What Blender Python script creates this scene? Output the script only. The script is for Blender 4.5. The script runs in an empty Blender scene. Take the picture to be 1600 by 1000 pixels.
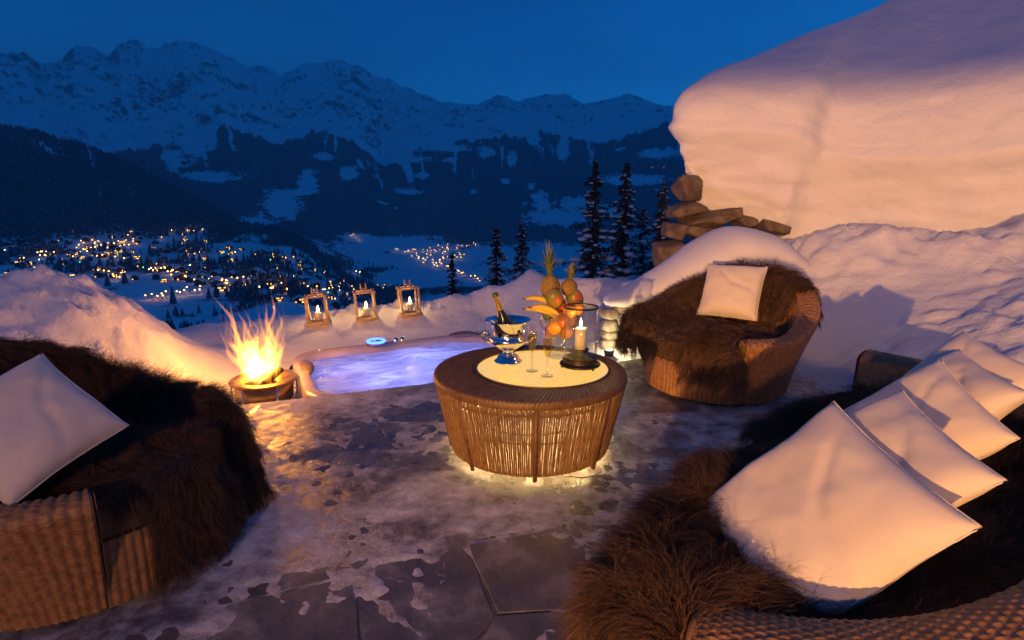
import bpy, math, random
import numpy as np
from mathutils import Vector, Matrix

random.seed(7)
rng = np.random.default_rng(7)
C = bpy.context.scene.collection
scene = bpy.context.scene

# ------------------------------------------------------------------ camera
TH = math.radians(12.2)
FP = 900.0                       # focal length in pixels of a 1600 px wide picture
CAM = np.array([0.0, 0.0, 1.5])
cd = bpy.data.cameras.new('camera')
cam = bpy.data.objects.new('camera', cd)
C.objects.link(cam)
cam.location = CAM
cam.rotation_euler = (math.radians(90) - TH, 0, 0)
cd.sensor_width = 36
cd.lens = 36 * FP / 1600
cd.clip_start = 0.05
cd.clip_end = 60000
scene.camera = cam

# ------------------------------------------------------------------ world (blue hour)
world = bpy.data.worlds.new('World')
scene.world = world
world.use_nodes = True
wn = world.node_tree
wn.nodes.clear()
w_out = wn.nodes.new('ShaderNodeOutputWorld')
w_bg = wn.nodes.new('ShaderNodeBackground')
w_sky = wn.nodes.new('ShaderNodeTexSky')
w_sky.sky_type = 'NISHITA'
w_sky.sun_disc = False
w_sky.sun_elevation = math.radians(7.8)
w_sky.sun_rotation = math.radians(60)
w_sky.altitude = 1500
w_sky.ozone_density = 3.0
w_tint = wn.nodes.new('ShaderNodeMix')
w_tint.data_type = 'RGBA'
w_tint.blend_type = 'MULTIPLY'
w_tint.inputs['Factor'].default_value = 1.0
w_tint.inputs[7].default_value = (0.03, 0.44, 1.0, 1)
wn.links.new(w_sky.outputs[0], w_tint.inputs[6])
w_tc = wn.nodes.new('ShaderNodeTexCoord'); w_mp = wn.nodes.new('ShaderNodeMapping'); w_mp.inputs['Scale'].default_value = (1.0, 1.0, 5.0)
w_no = wn.nodes.new('ShaderNodeTexNoise'); w_no.inputs['Scale'].default_value = 2.2; w_no.inputs['Detail'].default_value = 5; w_no.inputs['Roughness'].default_value = .55
w_cr = wn.nodes.new('ShaderNodeValToRGB'); w_cr.color_ramp.elements[0].position = .3; w_cr.color_ramp.elements[0].color = (.74, .76, .78, 1); w_cr.color_ramp.elements[1].position = .7; w_cr.color_ramp.elements[1].color = (1.14, 1.1, 1.06, 1)
w_cl = wn.nodes.new('ShaderNodeMix'); w_cl.data_type = 'RGBA'; w_cl.blend_type = 'MULTIPLY'; w_cl.inputs['Factor'].default_value = 1.0
wn.links.new(w_tc.outputs['Generated'], w_mp.inputs[0]); wn.links.new(w_mp.outputs[0], w_no.inputs['Vector']); wn.links.new(w_no.outputs['Fac'], w_cr.inputs[0])
wn.links.new(w_tint.outputs[2], w_cl.inputs[6]); wn.links.new(w_cr.outputs[0], w_cl.inputs[7])
wn.links.new(w_cl.outputs[2], w_bg.inputs['Color'])
w_bg.inputs['Strength'].default_value = 0.15
wn.links.new(w_bg.outputs[0], w_out.inputs['Surface'])

scene.view_settings.view_transform = 'Standard'
scene.view_settings.look = 'None'
scene.view_settings.exposure = 0.0
scene.view_settings.gamma = 1.0
scene.cycles.use_denoising = True
scene.cycles.max_bounces = 8
scene.cycles.transparent_max_bounces = 16
scene.cycles.sample_clamp_indirect = 4.0
scene.cycles.caustics_reflective = False
scene.cycles.caustics_refractive = False
scene.cycles.volume_bounces = 1
scene.cycles.use_light_tree = True
HAZE = 9e-5

# ------------------------------------------------------------------ helpers
def ray(u, v):
    xc = (u - 800) / FP; yc = (500 - v) / FP
    return np.array([xc, math.cos(TH) + yc * math.sin(TH), -math.sin(TH) + yc * math.cos(TH)])
def PY(u, v, Y):
    d = ray(u, v); return CAM + d * (Y / d[1])
def PH(u, v, h):
    d = ray(u, v); return CAM + d * ((h - CAM[2]) / d[2])
def azel(u, v):
    d = ray(u, v); return math.atan2(d[0], d[1]), math.atan2(d[2], math.hypot(d[0], d[1]))
def sstep(a, b, x):
    t = np.clip((x - a) / (b - a), 0, 1); return t * t * (3 - 2 * t)

_perm = np.random.default_rng(3).permutation(512)
_perm = np.concatenate([_perm, _perm, _perm])
_gr = np.random.default_rng(5).normal(size=(512, 3)); _gr /= np.linalg.norm(_gr, axis=1)[:, None]
def perlin(x, y, z=0.0):
    x, y, z = np.broadcast_arrays(np.asarray(x, float), np.asarray(y, float), np.asarray(z, float))
    xi = np.floor(x).astype(int); yi = np.floor(y).astype(int); zi = np.floor(z).astype(int)
    xf = x - xi; yf = y - yi; zf = z - zi
    f = lambda t: t * t * t * (t * (t * 6 - 15) + 10)
    u, v, w = f(xf), f(yf), f(zf)
    def g(a, b, c):
        h = _perm[(_perm[(_perm[(xi + a) & 511] + yi + b) & 511] + zi + c) & 511]
        q = _gr[h]
        return q[..., 0] * (xf - a) + q[..., 1] * (yf - b) + q[..., 2] * (zf - c)
    def lerp(a, b, t): return a + t * (b - a)
    x00 = lerp(g(0,0,0), g(1,0,0), u); x10 = lerp(g(0,1,0), g(1,1,0), u)
    x01 = lerp(g(0,0,1), g(1,0,1), u); x11 = lerp(g(0,1,1), g(1,1,1), u)
    return lerp(lerp(x00, x10, v), lerp(x01, x11, v), w) * 1.5
def fbm(x, y, z=0.0, o=4, ridged=False, lac=2.03, gain=0.5):
    s = 0; a = 1; t = 0
    for i in range(o):
        n = perlin(np.asarray(x) * lac**i + 17.1 * i, np.asarray(y) * lac**i - 9.3 * i, np.asarray(z) * lac**i)
        if ridged: n = 1 - 2 * np.abs(n)
        s = s + a * n; t += a; a *= gain
    return s / t

def raw_mesh(name, V, Fq, smooth=True):
    """V Nx3, Fq: Mx3 / Mx4 array, or a list of index lists."""
    me = bpy.data.meshes.new(name)
    V = np.asarray(V, dtype=np.float32)
    if isinstance(Fq, np.ndarray):
        m, k = Fq.shape
        me.vertices.add(len(V)); me.vertices.foreach_set('co', V.ravel())
        me.loops.add(m * k); me.loops.foreach_set('vertex_index', Fq.astype(np.int32).ravel())
        me.polygons.add(m)
        me.polygons.foreach_set('loop_start', np.arange(0, m * k, k, dtype=np.int32))
        me.update(calc_edges=True); me.validate()
    else:
        me.from_pydata([tuple(map(float, v)) for v in V], [], [tuple(map(int, f)) for f in Fq])
    me.polygons.foreach_set('use_smooth', np.full(len(me.polygons), bool(smooth)))
    me.update()
    return me
def link(name, data, mat=None, parent=None):
    o = bpy.data.objects.new(name, data); C.objects.link(o)
    if mat is not None and data is not None and not len(data.materials):
        for m in (mat if isinstance(mat, (list, tuple)) else [mat]): data.materials.append(m)
    if parent is not None: o.parent = parent
    return o
def obj(name, V, Fq, mat, parent=None, smooth=True):
    return link(name, raw_mesh(name, V, Fq, smooth), mat, parent)
def empty(name, loc=(0, 0, 0), rz=0.0):
    o = bpy.data.objects.new(name, None); C.objects.link(o)
    o.location = loc; o.rotation_euler = (0, 0, rz); o.empty_display_size = 0.1
    return o
def tag(o, label=None, cat=None, group=None, kind=None):
    if label: o['label'] = label
    if cat: o['category'] = cat
    if group: o['group'] = group
    if kind: o['kind'] = kind
    return o
def grid_faces(nu, nv, wrap_u=False, off=0):
    i = np.arange(nu if wrap_u else nu - 1)[:, None]; j = np.arange(nv - 1)[None, :]
    a = (i * nv + j); b = (((i + 1) % nu) * nv + j)
    return (np.stack([a, b, b + 1, a + 1], -1).reshape(-1, 4) + off)

class MB:
    """collects pieces of ONE part"""
    def __init__(s): s.v = []; s.f = []; s.n = 0
    def add(s, V, F_):
        s.v.extend([tuple(map(float, p)) for p in V]); s.f.extend([tuple(int(i) + s.n for i in f) for f in F_]); s.n += len(V); return s
    def box(s, c, size, rot=0.0, tilt=None):
        sx, sy, sz = [q / 2 for q in size]
        P = [Vector((x, y, z)) for x in (-sx, sx) for y in (-sy, sy) for z in (-sz, sz)]
        M = Matrix.Rotation(rot, 3, 'Z')
        if tilt: M = M @ Matrix.Rotation(tilt[0], 3, 'X') @ Matrix.Rotation(tilt[1], 3, 'Y')
        P = [M @ p + Vector(c) for p in P]
        return s.add(P, [(0,1,3,2),(4,6,7,5),(0,4,5,1),(2,3,7,6),(0,2,6,4),(1,5,7,3)])
    def tube(s, pts, rad, n=8, cap=True):
        pts = [Vector(p) for p in pts]; K = len(pts)
        if not hasattr(rad, '__len__'): rad = [rad] * K
        V = []; ch = (pts[-1] - pts[0]); ch = ch.normalized() if ch.length > 1e-6 else Vector((0, 0, 1)); up = Vector((0, 0, 1)) if abs(ch.z) < .6 else Vector((0.1, 1, 0)).normalized()
        for i, p in enumerate(pts):
            t = (pts[min(i + 1, K - 1)] - pts[max(i - 1, 0)]).normalized()
            a = t.cross(up).normalized(); b = t.cross(a).normalized()
            for j in range(n):
                q = 2 * math.pi * j / n; V.append(p + (a * math.cos(q) + b * math.sin(q)) * rad[i])
        Fc = [(i*n+j, i*n+(j+1)%n, (i+1)*n+(j+1)%n, (i+1)*n+j) for i in range(K-1) for j in range(n)]
        if cap: Fc += [tuple(range(n))[::-1], tuple((K-1)*n + j for j in range(n))]
        return s.add(V, Fc)
    def lathe(s, prof, n=32, c=(0, 0, 0)):
        V = []; K = len(prof)
        for r, z in prof:
            for j in range(n):
                q = 2 * math.pi * j / n
                V.append((c[0] + max(r, 1e-4) * math.cos(q), c[1] + max(r, 1e-4) * math.sin(q), c[2] + z))
        Fc = [(i*n+j, i*n+(j+1)%n, (i+1)*n+(j+1)%n, (i+1)*n+j) for i in range(K-1) for j in range(n)]
        return s.add(V, Fc)
    def ball(s, c, r, sub=2, noise=0.0, seed=0.0):
        V, Fc = ico(sub); V = V.copy()
        if noise: V *= (1 + noise * fbm(V[:,0]*1.6+seed, V[:,1]*1.6-seed, V[:,2]*1.6+seed*.5, 3))[:, None]
        return s.add(V * np.asarray(r) + np.asarray(c), Fc)
    def build(s, name, mat, parent=None, smooth=True):
        return link(name, raw_mesh(name, s.v, s.f, smooth), mat, parent)
_ico = {}
def ico(sub):
    if sub not in _ico:
        import bmesh
        bm = bmesh.new(); bmesh.ops.create_icosphere(bm, subdivisions=sub, radius=1)
        _ico[sub] = (np.array([v.co[:] for v in bm.verts]), [[v.index for v in f.verts] for f in bm.faces]); bm.free()
    return _ico[sub]
def copy_tree(o, parent=None):
    c = o.copy(); C.objects.link(c); c.parent = parent
    for ch in list(o.children): copy_tree(ch, c)
    return c
def frame(o, X, Y, Z, loc):
    M = Matrix((tuple(X), tuple(Y), tuple(Z))).transposed().to_4x4(); M.translation = Vector(loc); o.matrix_world = M

# ------------------------------------------------------------------ materials
class NT:
    def __init__(s, name):
        s.m = bpy.data.materials.new(name); s.m.use_nodes = True; s.t = s.m.node_tree
        s.t.nodes.clear(); s.out = s.new('ShaderNodeOutputMaterial')
    def new(s, k, **kw):
        n = s.t.nodes.new(k)
        for a, b in kw.items(): setattr(n, a, b)
        return n
    def ln(s, a, b): s.t.links.new(a, b)
    def pr(s, col=(.5,.5,.5), rough=.5, metal=0., **kw):
        p = s.new('ShaderNodeBsdfPrincipled'); p.inputs['Base Color'].default_value = (*col, 1)
        p.inputs['Roughness'].default_value = rough; p.inputs['Metallic'].default_value = metal
        for k, v in kw.items(): p.inputs[k.replace('_', ' ')].default_value = v
        s.ln(p.outputs[0], s.out.inputs['Surface']); return p
    def coord(s, kind='Object'):
        return s.new('ShaderNodeTexCoord').outputs[kind]
    def noise(s, scale, detail=4, rough=.55, vec=None, dist=0.):
        n = s.new('ShaderNodeTexNoise'); n.inputs['Scale'].default_value = scale; n.inputs['Detail'].default_value = detail
        n.inputs['Roughness'].default_value = rough; n.inputs['Distortion'].default_value = dist
        s.ln(vec if vec is not None else s.coord(), n.inputs['Vector']); return n.outputs['Fac']
    def ramp(s, fac, stops):
        r = s.new('ShaderNodeValToRGB'); e = r.color_ramp.elements
        while len(e) < len(stops): e.new(.5)
        for q, (p, c) in zip(e, stops): q.position = p; q.color = (*c, 1) if len(c) == 3 else c
        s.ln(fac, r.inputs[0]); return r.outputs[0]
    def math(s, op, a, b=None):
        n = s.new('ShaderNodeMath', operation=op)
        for i, q in enumerate((a, b)):
            if q is None: continue
            if isinstance(q, (int, float)): n.inputs[i].default_value = q
            else: s.ln(q, n.inputs[i])
        return n.outputs[0]
    def bump(s, p, hgt, strength=.3, dist=.01, prev=None):
        b = s.new('ShaderNodeBump'); b.inputs['Strength'].default_value = strength; b.inputs['Distance'].default_value = dist
        s.ln(hgt, b.inputs['Height'])
        if prev is not None: s.ln(prev, b.inputs['Normal'])
        if p is not None: s.ln(b.outputs[0], p.inputs['Normal'])
        return b.outputs[0]

def simple(name, col, rough=.5, metal=0., var=.25, scale=12., bump=0., bscale=60., bdist=.003, **kw):
    n = NT(name); p = n.pr(col, rough, metal, **kw)
    if var:
        lo = tuple(c * (1 - var) for c in col); hi = tuple(min(1, c * (1 + var)) for c in col)
        n.ln(n.ramp(n.noise(scale), [(.3, lo), (.7, hi)]), p.inputs['Base Color'])
    if bump: n.bump(p, n.noise(bscale), bump, bdist)
    return n.m

def m_snow(name, col=(.80, .81, .83), lumps=.5, coarse=4., dist=.05):
    n = NT(name); p = n.pr(col, .62); p.inputs['Specular IOR Level'].default_value = .25
    n.ln(n.ramp(n.noise(3.), [(.25, tuple(c * .93 for c in col)), (.75, col)]), p.inputs['Base Color'])
    a = n.bump(None, n.noise(coarse, 6, .6), lumps, dist)
    n.bump(p, n.noise(70., 5, .7), .25, .010, a)
    return n.m
M = {}
M['snow'] = m_snow('snow_material', lumps=.55, coarse=7.)
M['snow_smooth'] = m_snow('packed_snow_material', lumps=.25, coarse=3.)
M['snow_face'] = m_snow('broken_snow_material', lumps=.6, coarse=5., dist=.06)
def m_cotton():
    n = NT('cushion_cotton'); p = n.pr((.74, .68, .59), .85, Sheen_Weight=.15)
    n.ln(n.ramp(n.noise(4.), [(.3, (.69, .63, .54)), (.7, (.77, .71, .62))]), p.inputs['Base Color'])
    mp = n.new('ShaderNodeMapping'); mp.inputs['Scale'].default_value = (3., 9., 3.); mp.inputs['Rotation'].default_value = (0, 0, .6); n.ln(n.coord(), mp.inputs[0])
    a = n.bump(None, n.noise(.8, 2, .45, mp.outputs[0], .8), .3, .03); n.bump(p, n.noise(350., 2), .25, .001, a); return n.m
M['fabric'] = m_cotton()
M['tan_fabric'] = simple('seat_canvas', (.26, .15, .08), .85, var=.15, scale=8, bump=.3, bscale=250, bdist=.001)
M['bronze'] = simple('dark_bronze', (.055, .042, .032), .38, .8, var=.3, scale=30)
M['steel'] = simple('polished_silver', (.86, .84, .80), .10, 1., var=.03, scale=20)
M['iron'] = simple('black_iron', (.03, .03, .032), .5, .5)
M['brass'] = simple('aged_brass', (.52, .34, .13), .35, .8, var=.3, scale=9, bump=.1)
M['wood'] = simple('pale_wood', (.62, .42, .19), .6, var=.3, scale=25, bump=.2)
M['wax'] = simple('candle_wax', (.86, .76, .55), .5, var=.03, Subsurface_Weight=0.0)
M['bark'] = simple('bark', (.05, .035, .025), .9, var=.3, bump=.5, bscale=20, bdist=.02)

def m_emit(name, col, s, sampling=None):
    n = NT(name); e = n.new('ShaderNodeEmission'); e.inputs[0].default_value = (*col, 1); e.inputs[1].default_value = s
    n.ln(e.outputs[0], n.out.inputs['Surface'])
    if sampling: n.m.cycles.emission_sampling = sampling
    return n.m
def m_thin_glass(name, tint=(.97, .98, .97), extra=.0):
    n = NT(name); g = n.new('ShaderNodeBsdfGlossy'); g.inputs['Roughness'].default_value = .03
    t = n.new('ShaderNodeBsdfTransparent'); t.inputs[0].default_value = (*tint, 1)
    f = n.new('ShaderNodeLayerWeight'); f.inputs[0].default_value = .5
    mx = n.new('ShaderNodeMixShader')
    n.ln(n.math('ADD', n.math('MULTIPLY', n.math('POWER', f.outputs['Facing'], 4.), .7), .03 + extra), mx.inputs[0])
    n.ln(t.outputs[0], mx.inputs[1]); n.ln(g.outputs[0], mx.inputs[2]); n.ln(mx.outputs[0], n.out.inputs['Surface'])
    return n.m
M['glass'] = m_thin_glass('clear_glass', extra=.03)
M['crystal'] = m_thin_glass('cut_crystal', (.93, .94, .95), extra=.12)
M['wine'] = m_thin_glass('champagne', (.95, .80, .42), extra=.05)
M['flame'] = m_emit('candle_flame', (1., .72, .30), 22.)

def m_wicker(name, col, a=1.0):
    n = NT(name); p = n.pr(col, .5)
    k = n.ramp(n.noise(35., 3), [(.25, tuple(c * .55 for c in col)), (.5, col), (.8, tuple(c * 1.45 for c in col))])
    n.ln(k, p.inputs['Base Color']); n.bump(p, n.noise(220., 2), .3, .002)
    return n.m
M['wicker'] = m_wicker('honey_wicker', (.30, .155, .058))
M['wicker_rim'] = m_wicker('rim_wicker', (.14, .078, .034))
M['wicker_rod'] = m_wicker('rod_wicker', (.20, .115, .045))
M['wicker_dark'] = m_wicker('brown_wicker', (.13, .068, .03))
def m_fur():
    n = NT('brown_sheepskin_fur'); p = n.pr((.04, .022, .013), .55)
    h = n.new('ShaderNodeHairInfo')
    n.ln(n.ramp(h.outputs['Random'], [(0., (.020, .0105, .0065)), (.6, (.088, .047, .025)), (1., (.17, .094, .05))]), p.inputs['Base Color'])
    p.inputs['Specular IOR Level'].default_value = .35
    return n.m
M['fur'] = m_fur()
M['pelt'] = simple('pelt_skin', (.022, .012, .008), .9, var=.3)

# ------------------------------------------------------------------ far terrain
sky_px = [(-300,110),(-100,105),(0,98),(40,98),(65,116),(100,104),(115,88),(150,90),(172,103),(186,86),(210,80),(217,76),(236,91),(256,88),(281,79),(320,84),(345,95),(375,111),(400,121),(412,117),(440,130),(480,112),(530,107),(560,114),(592,130),(640,150),(690,172),(745,178),(780,162),(810,169),(850,157),(876,158),(910,173),(945,170),(980,159),(1010,171),(1040,182),(1200,170),(1500,150),(1900,140)]
mid_px = [(-300,235),(0,228),(100,246),(200,238),(270,226),(318,205),(345,184),(375,196),(400,206),(440,216),(480,209),(520,203),(560,226),(600,262),(640,242),(700,223),(770,205),(850,208),(900,213),(960,210),(1040,194),(1300,200),(1900,180)]
hill_px = [(-300,175),(0,203),(60,213),(130,231),(200,259),(260,290),(310,318),(345,336),(392,362),(430,374),(470,385)]
def tab(px):
    A = sorted(azel(u, v) for u, v in px); return np.array([a for a, _ in A]), np.array([e for _, e in A])
SKY, MID, HILL = tab(sky_px), tab(mid_px), tab(hill_px)
def terrain_h(az, r, detail=True):
    az = np.asarray(az, float); r = np.asarray(r, float)
    az, r = np.broadcast_arrays(az, r)
    shp = az.shape; az = az.ravel(); r = r.ravel()
    zs = 1.5 + 8600 * np.tan(np.interp(az, *SKY)); zm = 1.5 + 5400 * np.tan(np.interp(az, *MID))
    zh = 1.5 + 2350 * np.tan(np.interp(az, *HILL))
    L = 1 - sstep(azel(430, 400)[0], azel(600, 400)[0], az)      # 1 on the village plateau side
    hl = 1 - sstep(azel(330, 360)[0], azel(480, 380)[0], az)
    R = np.array([8., 60, 300, 620, 1000, 1500, 1750, 2350, 2900, 3500, 5400, 6000, 8600, 10500, 16000])
    one = np.ones_like(az)
    hh = hl * zh + (1 - hl) * (-150 * L - 282 * (1 - L))
    left = np.stack([-3.2*one, -19*one, -78*one, -117*one, -115*one, -106*one, -106 + hl*45, hh, hh*.7 - 60, -170*one, zm, zm*.98 - 40, zs, zs*.8 - 200, zs*.4])
    rght = np.stack([-3.2*one, -19*one, -95*one, -165*one, -225*one, -272*one, -282*one, -282*one, -280*one, -235*one, zm, zm*.98 - 40, zs, zs*.8 - 200, zs*.4])
    H = left * L + rght * (1 - L)
    back = sstep(math.radians(62), math.radians(85), np.abs(az))
    bk = np.stack([(-1.0 + .16 * min(q, 900))*one for q in R]); H = H * (1 - back) + bk * back
    i = np.clip(np.searchsorted(R, r) - 1, 0, len(R) - 2)
    t = np.clip((r - R[i]) / (R[i+1] - R[i]), 0, 1)
    k = np.arange(len(az)); z = H[i, k] * (1 - t) + H[i+1, k] * t
    x = r * np.sin(az); y = r * np.cos(az)
    if detail:
        far = sstep(3000, 4800, r); top = sstep(5400, 7000, r)
        n1 = fbm(x / 1500, y / 1500, 0, 5, True); n2 = fbm(x / 420, y / 420, 3., 4, True)
        bell = np.clip(np.minimum(np.abs(r - 5400), np.abs(r - 8600)) / 900, .40, 1)
        n4 = fbm(x / 150, y / 150, 6., 3, True); z = z + far * (n1 * 150 * bell + n2 * (48 + 30 * top) + n4 * (8 + 34 * top))
        mid = sstep(200, 900, r) * (1 - far)
        z = z + mid * fbm(x / 260, y / 260, 1., 4) * (4 + 26 * hl * sstep(1600, 2000, r))
        z = z + (1 - sstep(200, 900, r)) * sstep(20, 90, r) * fbm(x / 40, y / 40, 2., 3) * 2.5
    return z.reshape(shp)
clear_px = [(480,285,17,22),(462,302,34,6),(330,277,46,9),(300,225,20,26),(270,250,14,18),(330,215,9,22),(545,272,18,12),(505,245,16,7),(440,322,30,24),(395,352,40,14),
            (760,240,18,9),(790,285,10,5),(700,232,40,7),(640,250,40,6),(830,292,8,5),(990,282,60,10),(1030,240,40,9),(960,330,34,9),(870,340,60,16),(905,318,44,10),(980,395,60,40),(860,400,60,22),(620,382,95,14),(690,412,80,26),(560,372,36,8),(500,405,16,16),(540,430,40,14),(640,300,24,6),(660,275,16,6),(800,250,10,16),(880,235,12,20),(740,300,7,4)]
def forest_density(az, r, z):
    x = r * np.sin(az); y = r * np.cos(az); el = np.arctan2(z - 1.5, r)
    zm = 1.5 + 5400 * np.tan(np.interp(az, *MID)); tree = 40 + .82 * zm + 190 * fbm(x / 700, y / 700, 7., 5) + 130 * fbm(az * 70, r / 4000, 2., 3)
    f = 1 - sstep(-40, 60, z - tree)
    gul = fbm(az * 85 + .9 * fbm(x / 600, y / 600, 1., 3) + .0007 * r, r / 1900, 5., 5)
    f = f * (1 - .95 * sstep(.10, .30, gul) * sstep(-200, 160, z - tree + 240))
    f = f * (1 - .9 * sstep(.30, .46, fbm(x / 330, y / 330, 9., 4)))
    near = 1 - sstep(1500, 1750, r)
    L = 1 - sstep(azel(430, 400)[0], azel(600, 400)[0], az)
    patch = sstep(.02, .22, fbm(x / 120, y / 120, 4., 4))
    f = f * (1 - near) + near * patch * (.55 + .4 * (1 - L))
    flat = (1 - L) * sstep(1650, 1900, r) * (1 - sstep(2950, 3250, r))
    f = f * (1 - flat) + flat * .8 * sstep(.18, .3, fbm(x / 210, y / 210, 11., 4))
    f = f * sstep(40, 160, r)
    wob = 1 + .9 * fbm(az * 60, el * 190, 6., 5, gain=.65)
    for (u, v, ru, rv) in clear_px:
        a0, e0 = azel(u, v); ra, re = ru / FP, rv / FP
        dd = np.sqrt(((az - a0) / ra) ** 2 + ((el - e0) / re) ** 2) * wob
        f = f * (1 - .95 * (1 - sstep(.35, 1.25, dd)) * (r > 1700))
    return np.clip(f, 0, 1)
azs = np.concatenate([np.radians(np.linspace(-50, 36, 720)), np.radians(np.linspace(37, 308, 70))])
rs = np.concatenate([np.geomspace(8, 600, 46)[:-1], np.geomspace(600, 3000, 110)[:-1], np.linspace(3000, 9200, 240)[:-1], np.geomspace(9200, 10800, 5)])
AZ, RR = np.meshgrid(azs, rs, indexing='ij')
azw = (AZ + math.pi) % (2 * math.pi) - math.pi
ZZ = terrain_h(azw, RR)
FD = forest_density(azw, RR, ZZ)
# canopy height gives the far forest its relief
ZZ = ZZ + FD * sstep(1400, 1800, RR) * (10 + 14 * perlin(RR * np.sin(azw) / 30, RR * np.cos(azw) / 30, 1.3))
VT = np.stack([RR * np.sin(AZ), RR * np.cos(AZ), ZZ], -1).reshape(-1, 3)
def m_terrain():
    n = NT('alpine_slopes'); p = n.pr((.8, .8, .82), .8); p.inputs['Specular IOR Level'].default_value = .1
    at = n.new('ShaderNodeAttribute', attribute_name='forest')
    pos = n.new('ShaderNodeNewGeometry').outputs['Position']
    fine = n.noise(.035, 5, .65, pos); mid = n.noise(.006, 6, .6, pos)
    s = n.math('ADD', n.math('ADD', at.outputs['Fac'], n.math('MULTIPLY', n.math('SUBTRACT', fine, .5), 1.9)), n.math('MULTIPLY', n.math('SUBTRACT', mid, .5), 1.0))
    fm = n.ramp(s, [(.30, (0, 0, 0)), (.66, (1, 1, 1))])
    fc = n.ramp(n.noise(.06, 4, .7, pos), [(.3, (.035, .035, .042)), (.56, (.085, .086, .098)), (.78, (.32, .33, .35))])
    # bare rock on steep faces above the trees
    nz = n.new('ShaderNodeSeparateXYZ'); n.ln(n.new('ShaderNodeNewGeometry').outputs['True Normal'], nz.inputs[0])
    rock = n.ramp(n.math('ADD', n.math('ADD', nz.outputs[2], n.math('MULTIPLY', n.math('SUBTRACT', n.noise(.010, 7, .72, pos), .5), .50)), n.math('MULTIPLY', n.math('SUBTRACT', n.noise(.0014, 3, .5, pos), .46), .75)), [(.55, (1, 1, 1)), (.69, (0, 0, 0))])
    m1 = n.new('ShaderNodeMix', data_type='RGBA'); n.ln(rock, m1.inputs['Factor']); m1.inputs[6].default_value = (.95, .95, .95, 1); m1.inputs[7].default_value = (.09, .09, .10, 1)
    m2 = n.new('ShaderNodeMix', data_type='RGBA'); n.ln(fm, m2.inputs['Factor']); n.ln(m1.outputs[2], m2.inputs[6]); n.ln(fc, m2.inputs[7])
    n.ln(m2.outputs[2], p.inputs['Base Color'])
    n.bump(p, n.noise(.012, 8, .65, pos), .5, 25.)
    return n.m
M['terrain'] = m_terrain()
terr = obj('terrain', VT, grid_faces(len(azs), len(rs), True)[:, ::-1].copy(), M['terrain'])
at = terr.data.attributes.new('forest', 'FLOAT', 'POINT'); at.data.foreach_set('value', FD.ravel().astype(np.float32))
tag(terr, 'snow covered alpine mountains and dark forested valley', kind='structure')

def on_terrain(u, v, rmin=250, rmax=5000):
    """the place on the hillside that lies along a direction"""
    a, e = azel(u, v); r = np.geomspace(rmin, rmax, 900)
    z = terrain_h(np.full_like(r, a), r); gap = z - (1.5 + r * math.tan(e))
    i = np.argmax(gap > 0)
    if gap[i] <= 0: return None
    return r[i] * math.sin(a), r[i] * math.cos(a), z[i], r[i]

# ------------------------------------------------------------------ near snow (height field)
cp = []
for x in (-2.6, -1.6, -.6, .4, 1.4, 2.3):
    for y in (-18, -14, -11, -8, -5, -3, -1, .6, 1.6, 2.6, 3.3): cp.append((x, y, -.10))
cp += [(-1.6,3.8,-.1),(-.7,4.2,-.1),(0,4.5,-.1),(.8,4.6,-.1),(1.5,4.9,-.08),(1.9,4.3,-.1),(1.7,3.8,-.1)]
cp += [(-2.9,4.25,-.12),(-2.65,4.8,-.26),(-2.3,4.2,-.32),(-2.2,4.6,-.34),(-1.8,4.35,-.32),(-2.65,5.4,-.14),(-2.45,5.95,-.07),(-1.7,6.25,-.09),(-.95,6.6,-.06),(-.25,6.95,.02),(.05,6.3,-.05),(.45,5.6,-.06),(.75,5.2,-.06),(-1.2,5.2,-.2),(-1.6,5.0,-.25),(-.5,5.6,-.15)]
cp += [(-3.65,6.7,.03),(-3.0,6.75,.06),(-2.4,6.8,.12),(-1.9,6.9,.17),(-1.4,7.0,.22),(-.77,7.15,.29),(-.3,7.25,.41),(.235,7.35,.60),(.8,7.25,.5),(1.2,7.2,.5)]
cp += [(-3.3,6.0,-.1),(-2.4,6.4,-.02),(-1.4,6.65,.02),(-.7,6.9,.08),(.3,6.75,.2),(.9,6.3,.22),(1.0,5.9,.08)]
for x in (-8, -6, -4.5, -3, -1.5, 0, 1.5):
    cp += [(x, 8.1, -.55), (x, 9.5, -1.5), (x, 12, -3.6)]
cp += [(-3.67,4.6,.90),(-3.3,4.55,.66),(-3.0,4.6,.37),(-2.78,4.7,.08),(-3.95,4.7,.93),(-4.3,4.7,.78),(-5,4.8,.55),(-6,5,.3),(-3.5,4.0,.5),(-3.2,3.6,.28),(-4.2,3.8,.7),(-2.95,3.9,.12),(-3.6,5.4,.5),(-3.3,5.6,.12),(-4.2,5.6,.4),(-4.2,6.5,-.1),(-5.5,6.5,-.3),(-3,2.5,.02),(-3.6,2.5,.25),(-4,1,.3),(-5,2,.5),(-7,3,.5),(-8,6,0),(-6,-3,.3),(-3.5,-3,0),(-8,-8,.0),(-8,-16,.0),(-4,-8,-.05)]
cp += [(1.75,5.3,.02),(2.4,5.1,.12),(2.6,4.6,.10),(2.5,5.6,.5),(2.0,5.6,.35),(3.2,5.9,.9),(4.1,6.2,1.08),(4.6,5.2,1.08),(3.85,4.9,.74),(3.06,4.9,.45),(2.45,4.4,.06),(3.46,4.0,.62),(3.27,3.5,.46),(2.7,3.3,.08),(2.75,2.5,.05),(3.4,2.5,.5),(4.5,3.5,1.0),(6,3,1.3),(6,1,1),(2.9,1,.08),(3.6,1,.45),(4,-2,.4),(3.0,-2,-.02),(7,-3,.8),(6,-8,.6),(3.2,7,1.0),(5,6.4,1.15),(7,5,1.4),(2.4,7.2,.85),(1.9,7.2,.55),(1.6,6.6,.4),(8,8,1.6),(5,9,1.5),(3,9,.2),(2.0,9.2,-.7),(5,12,0)]
cp = np.array(cp)
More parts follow.
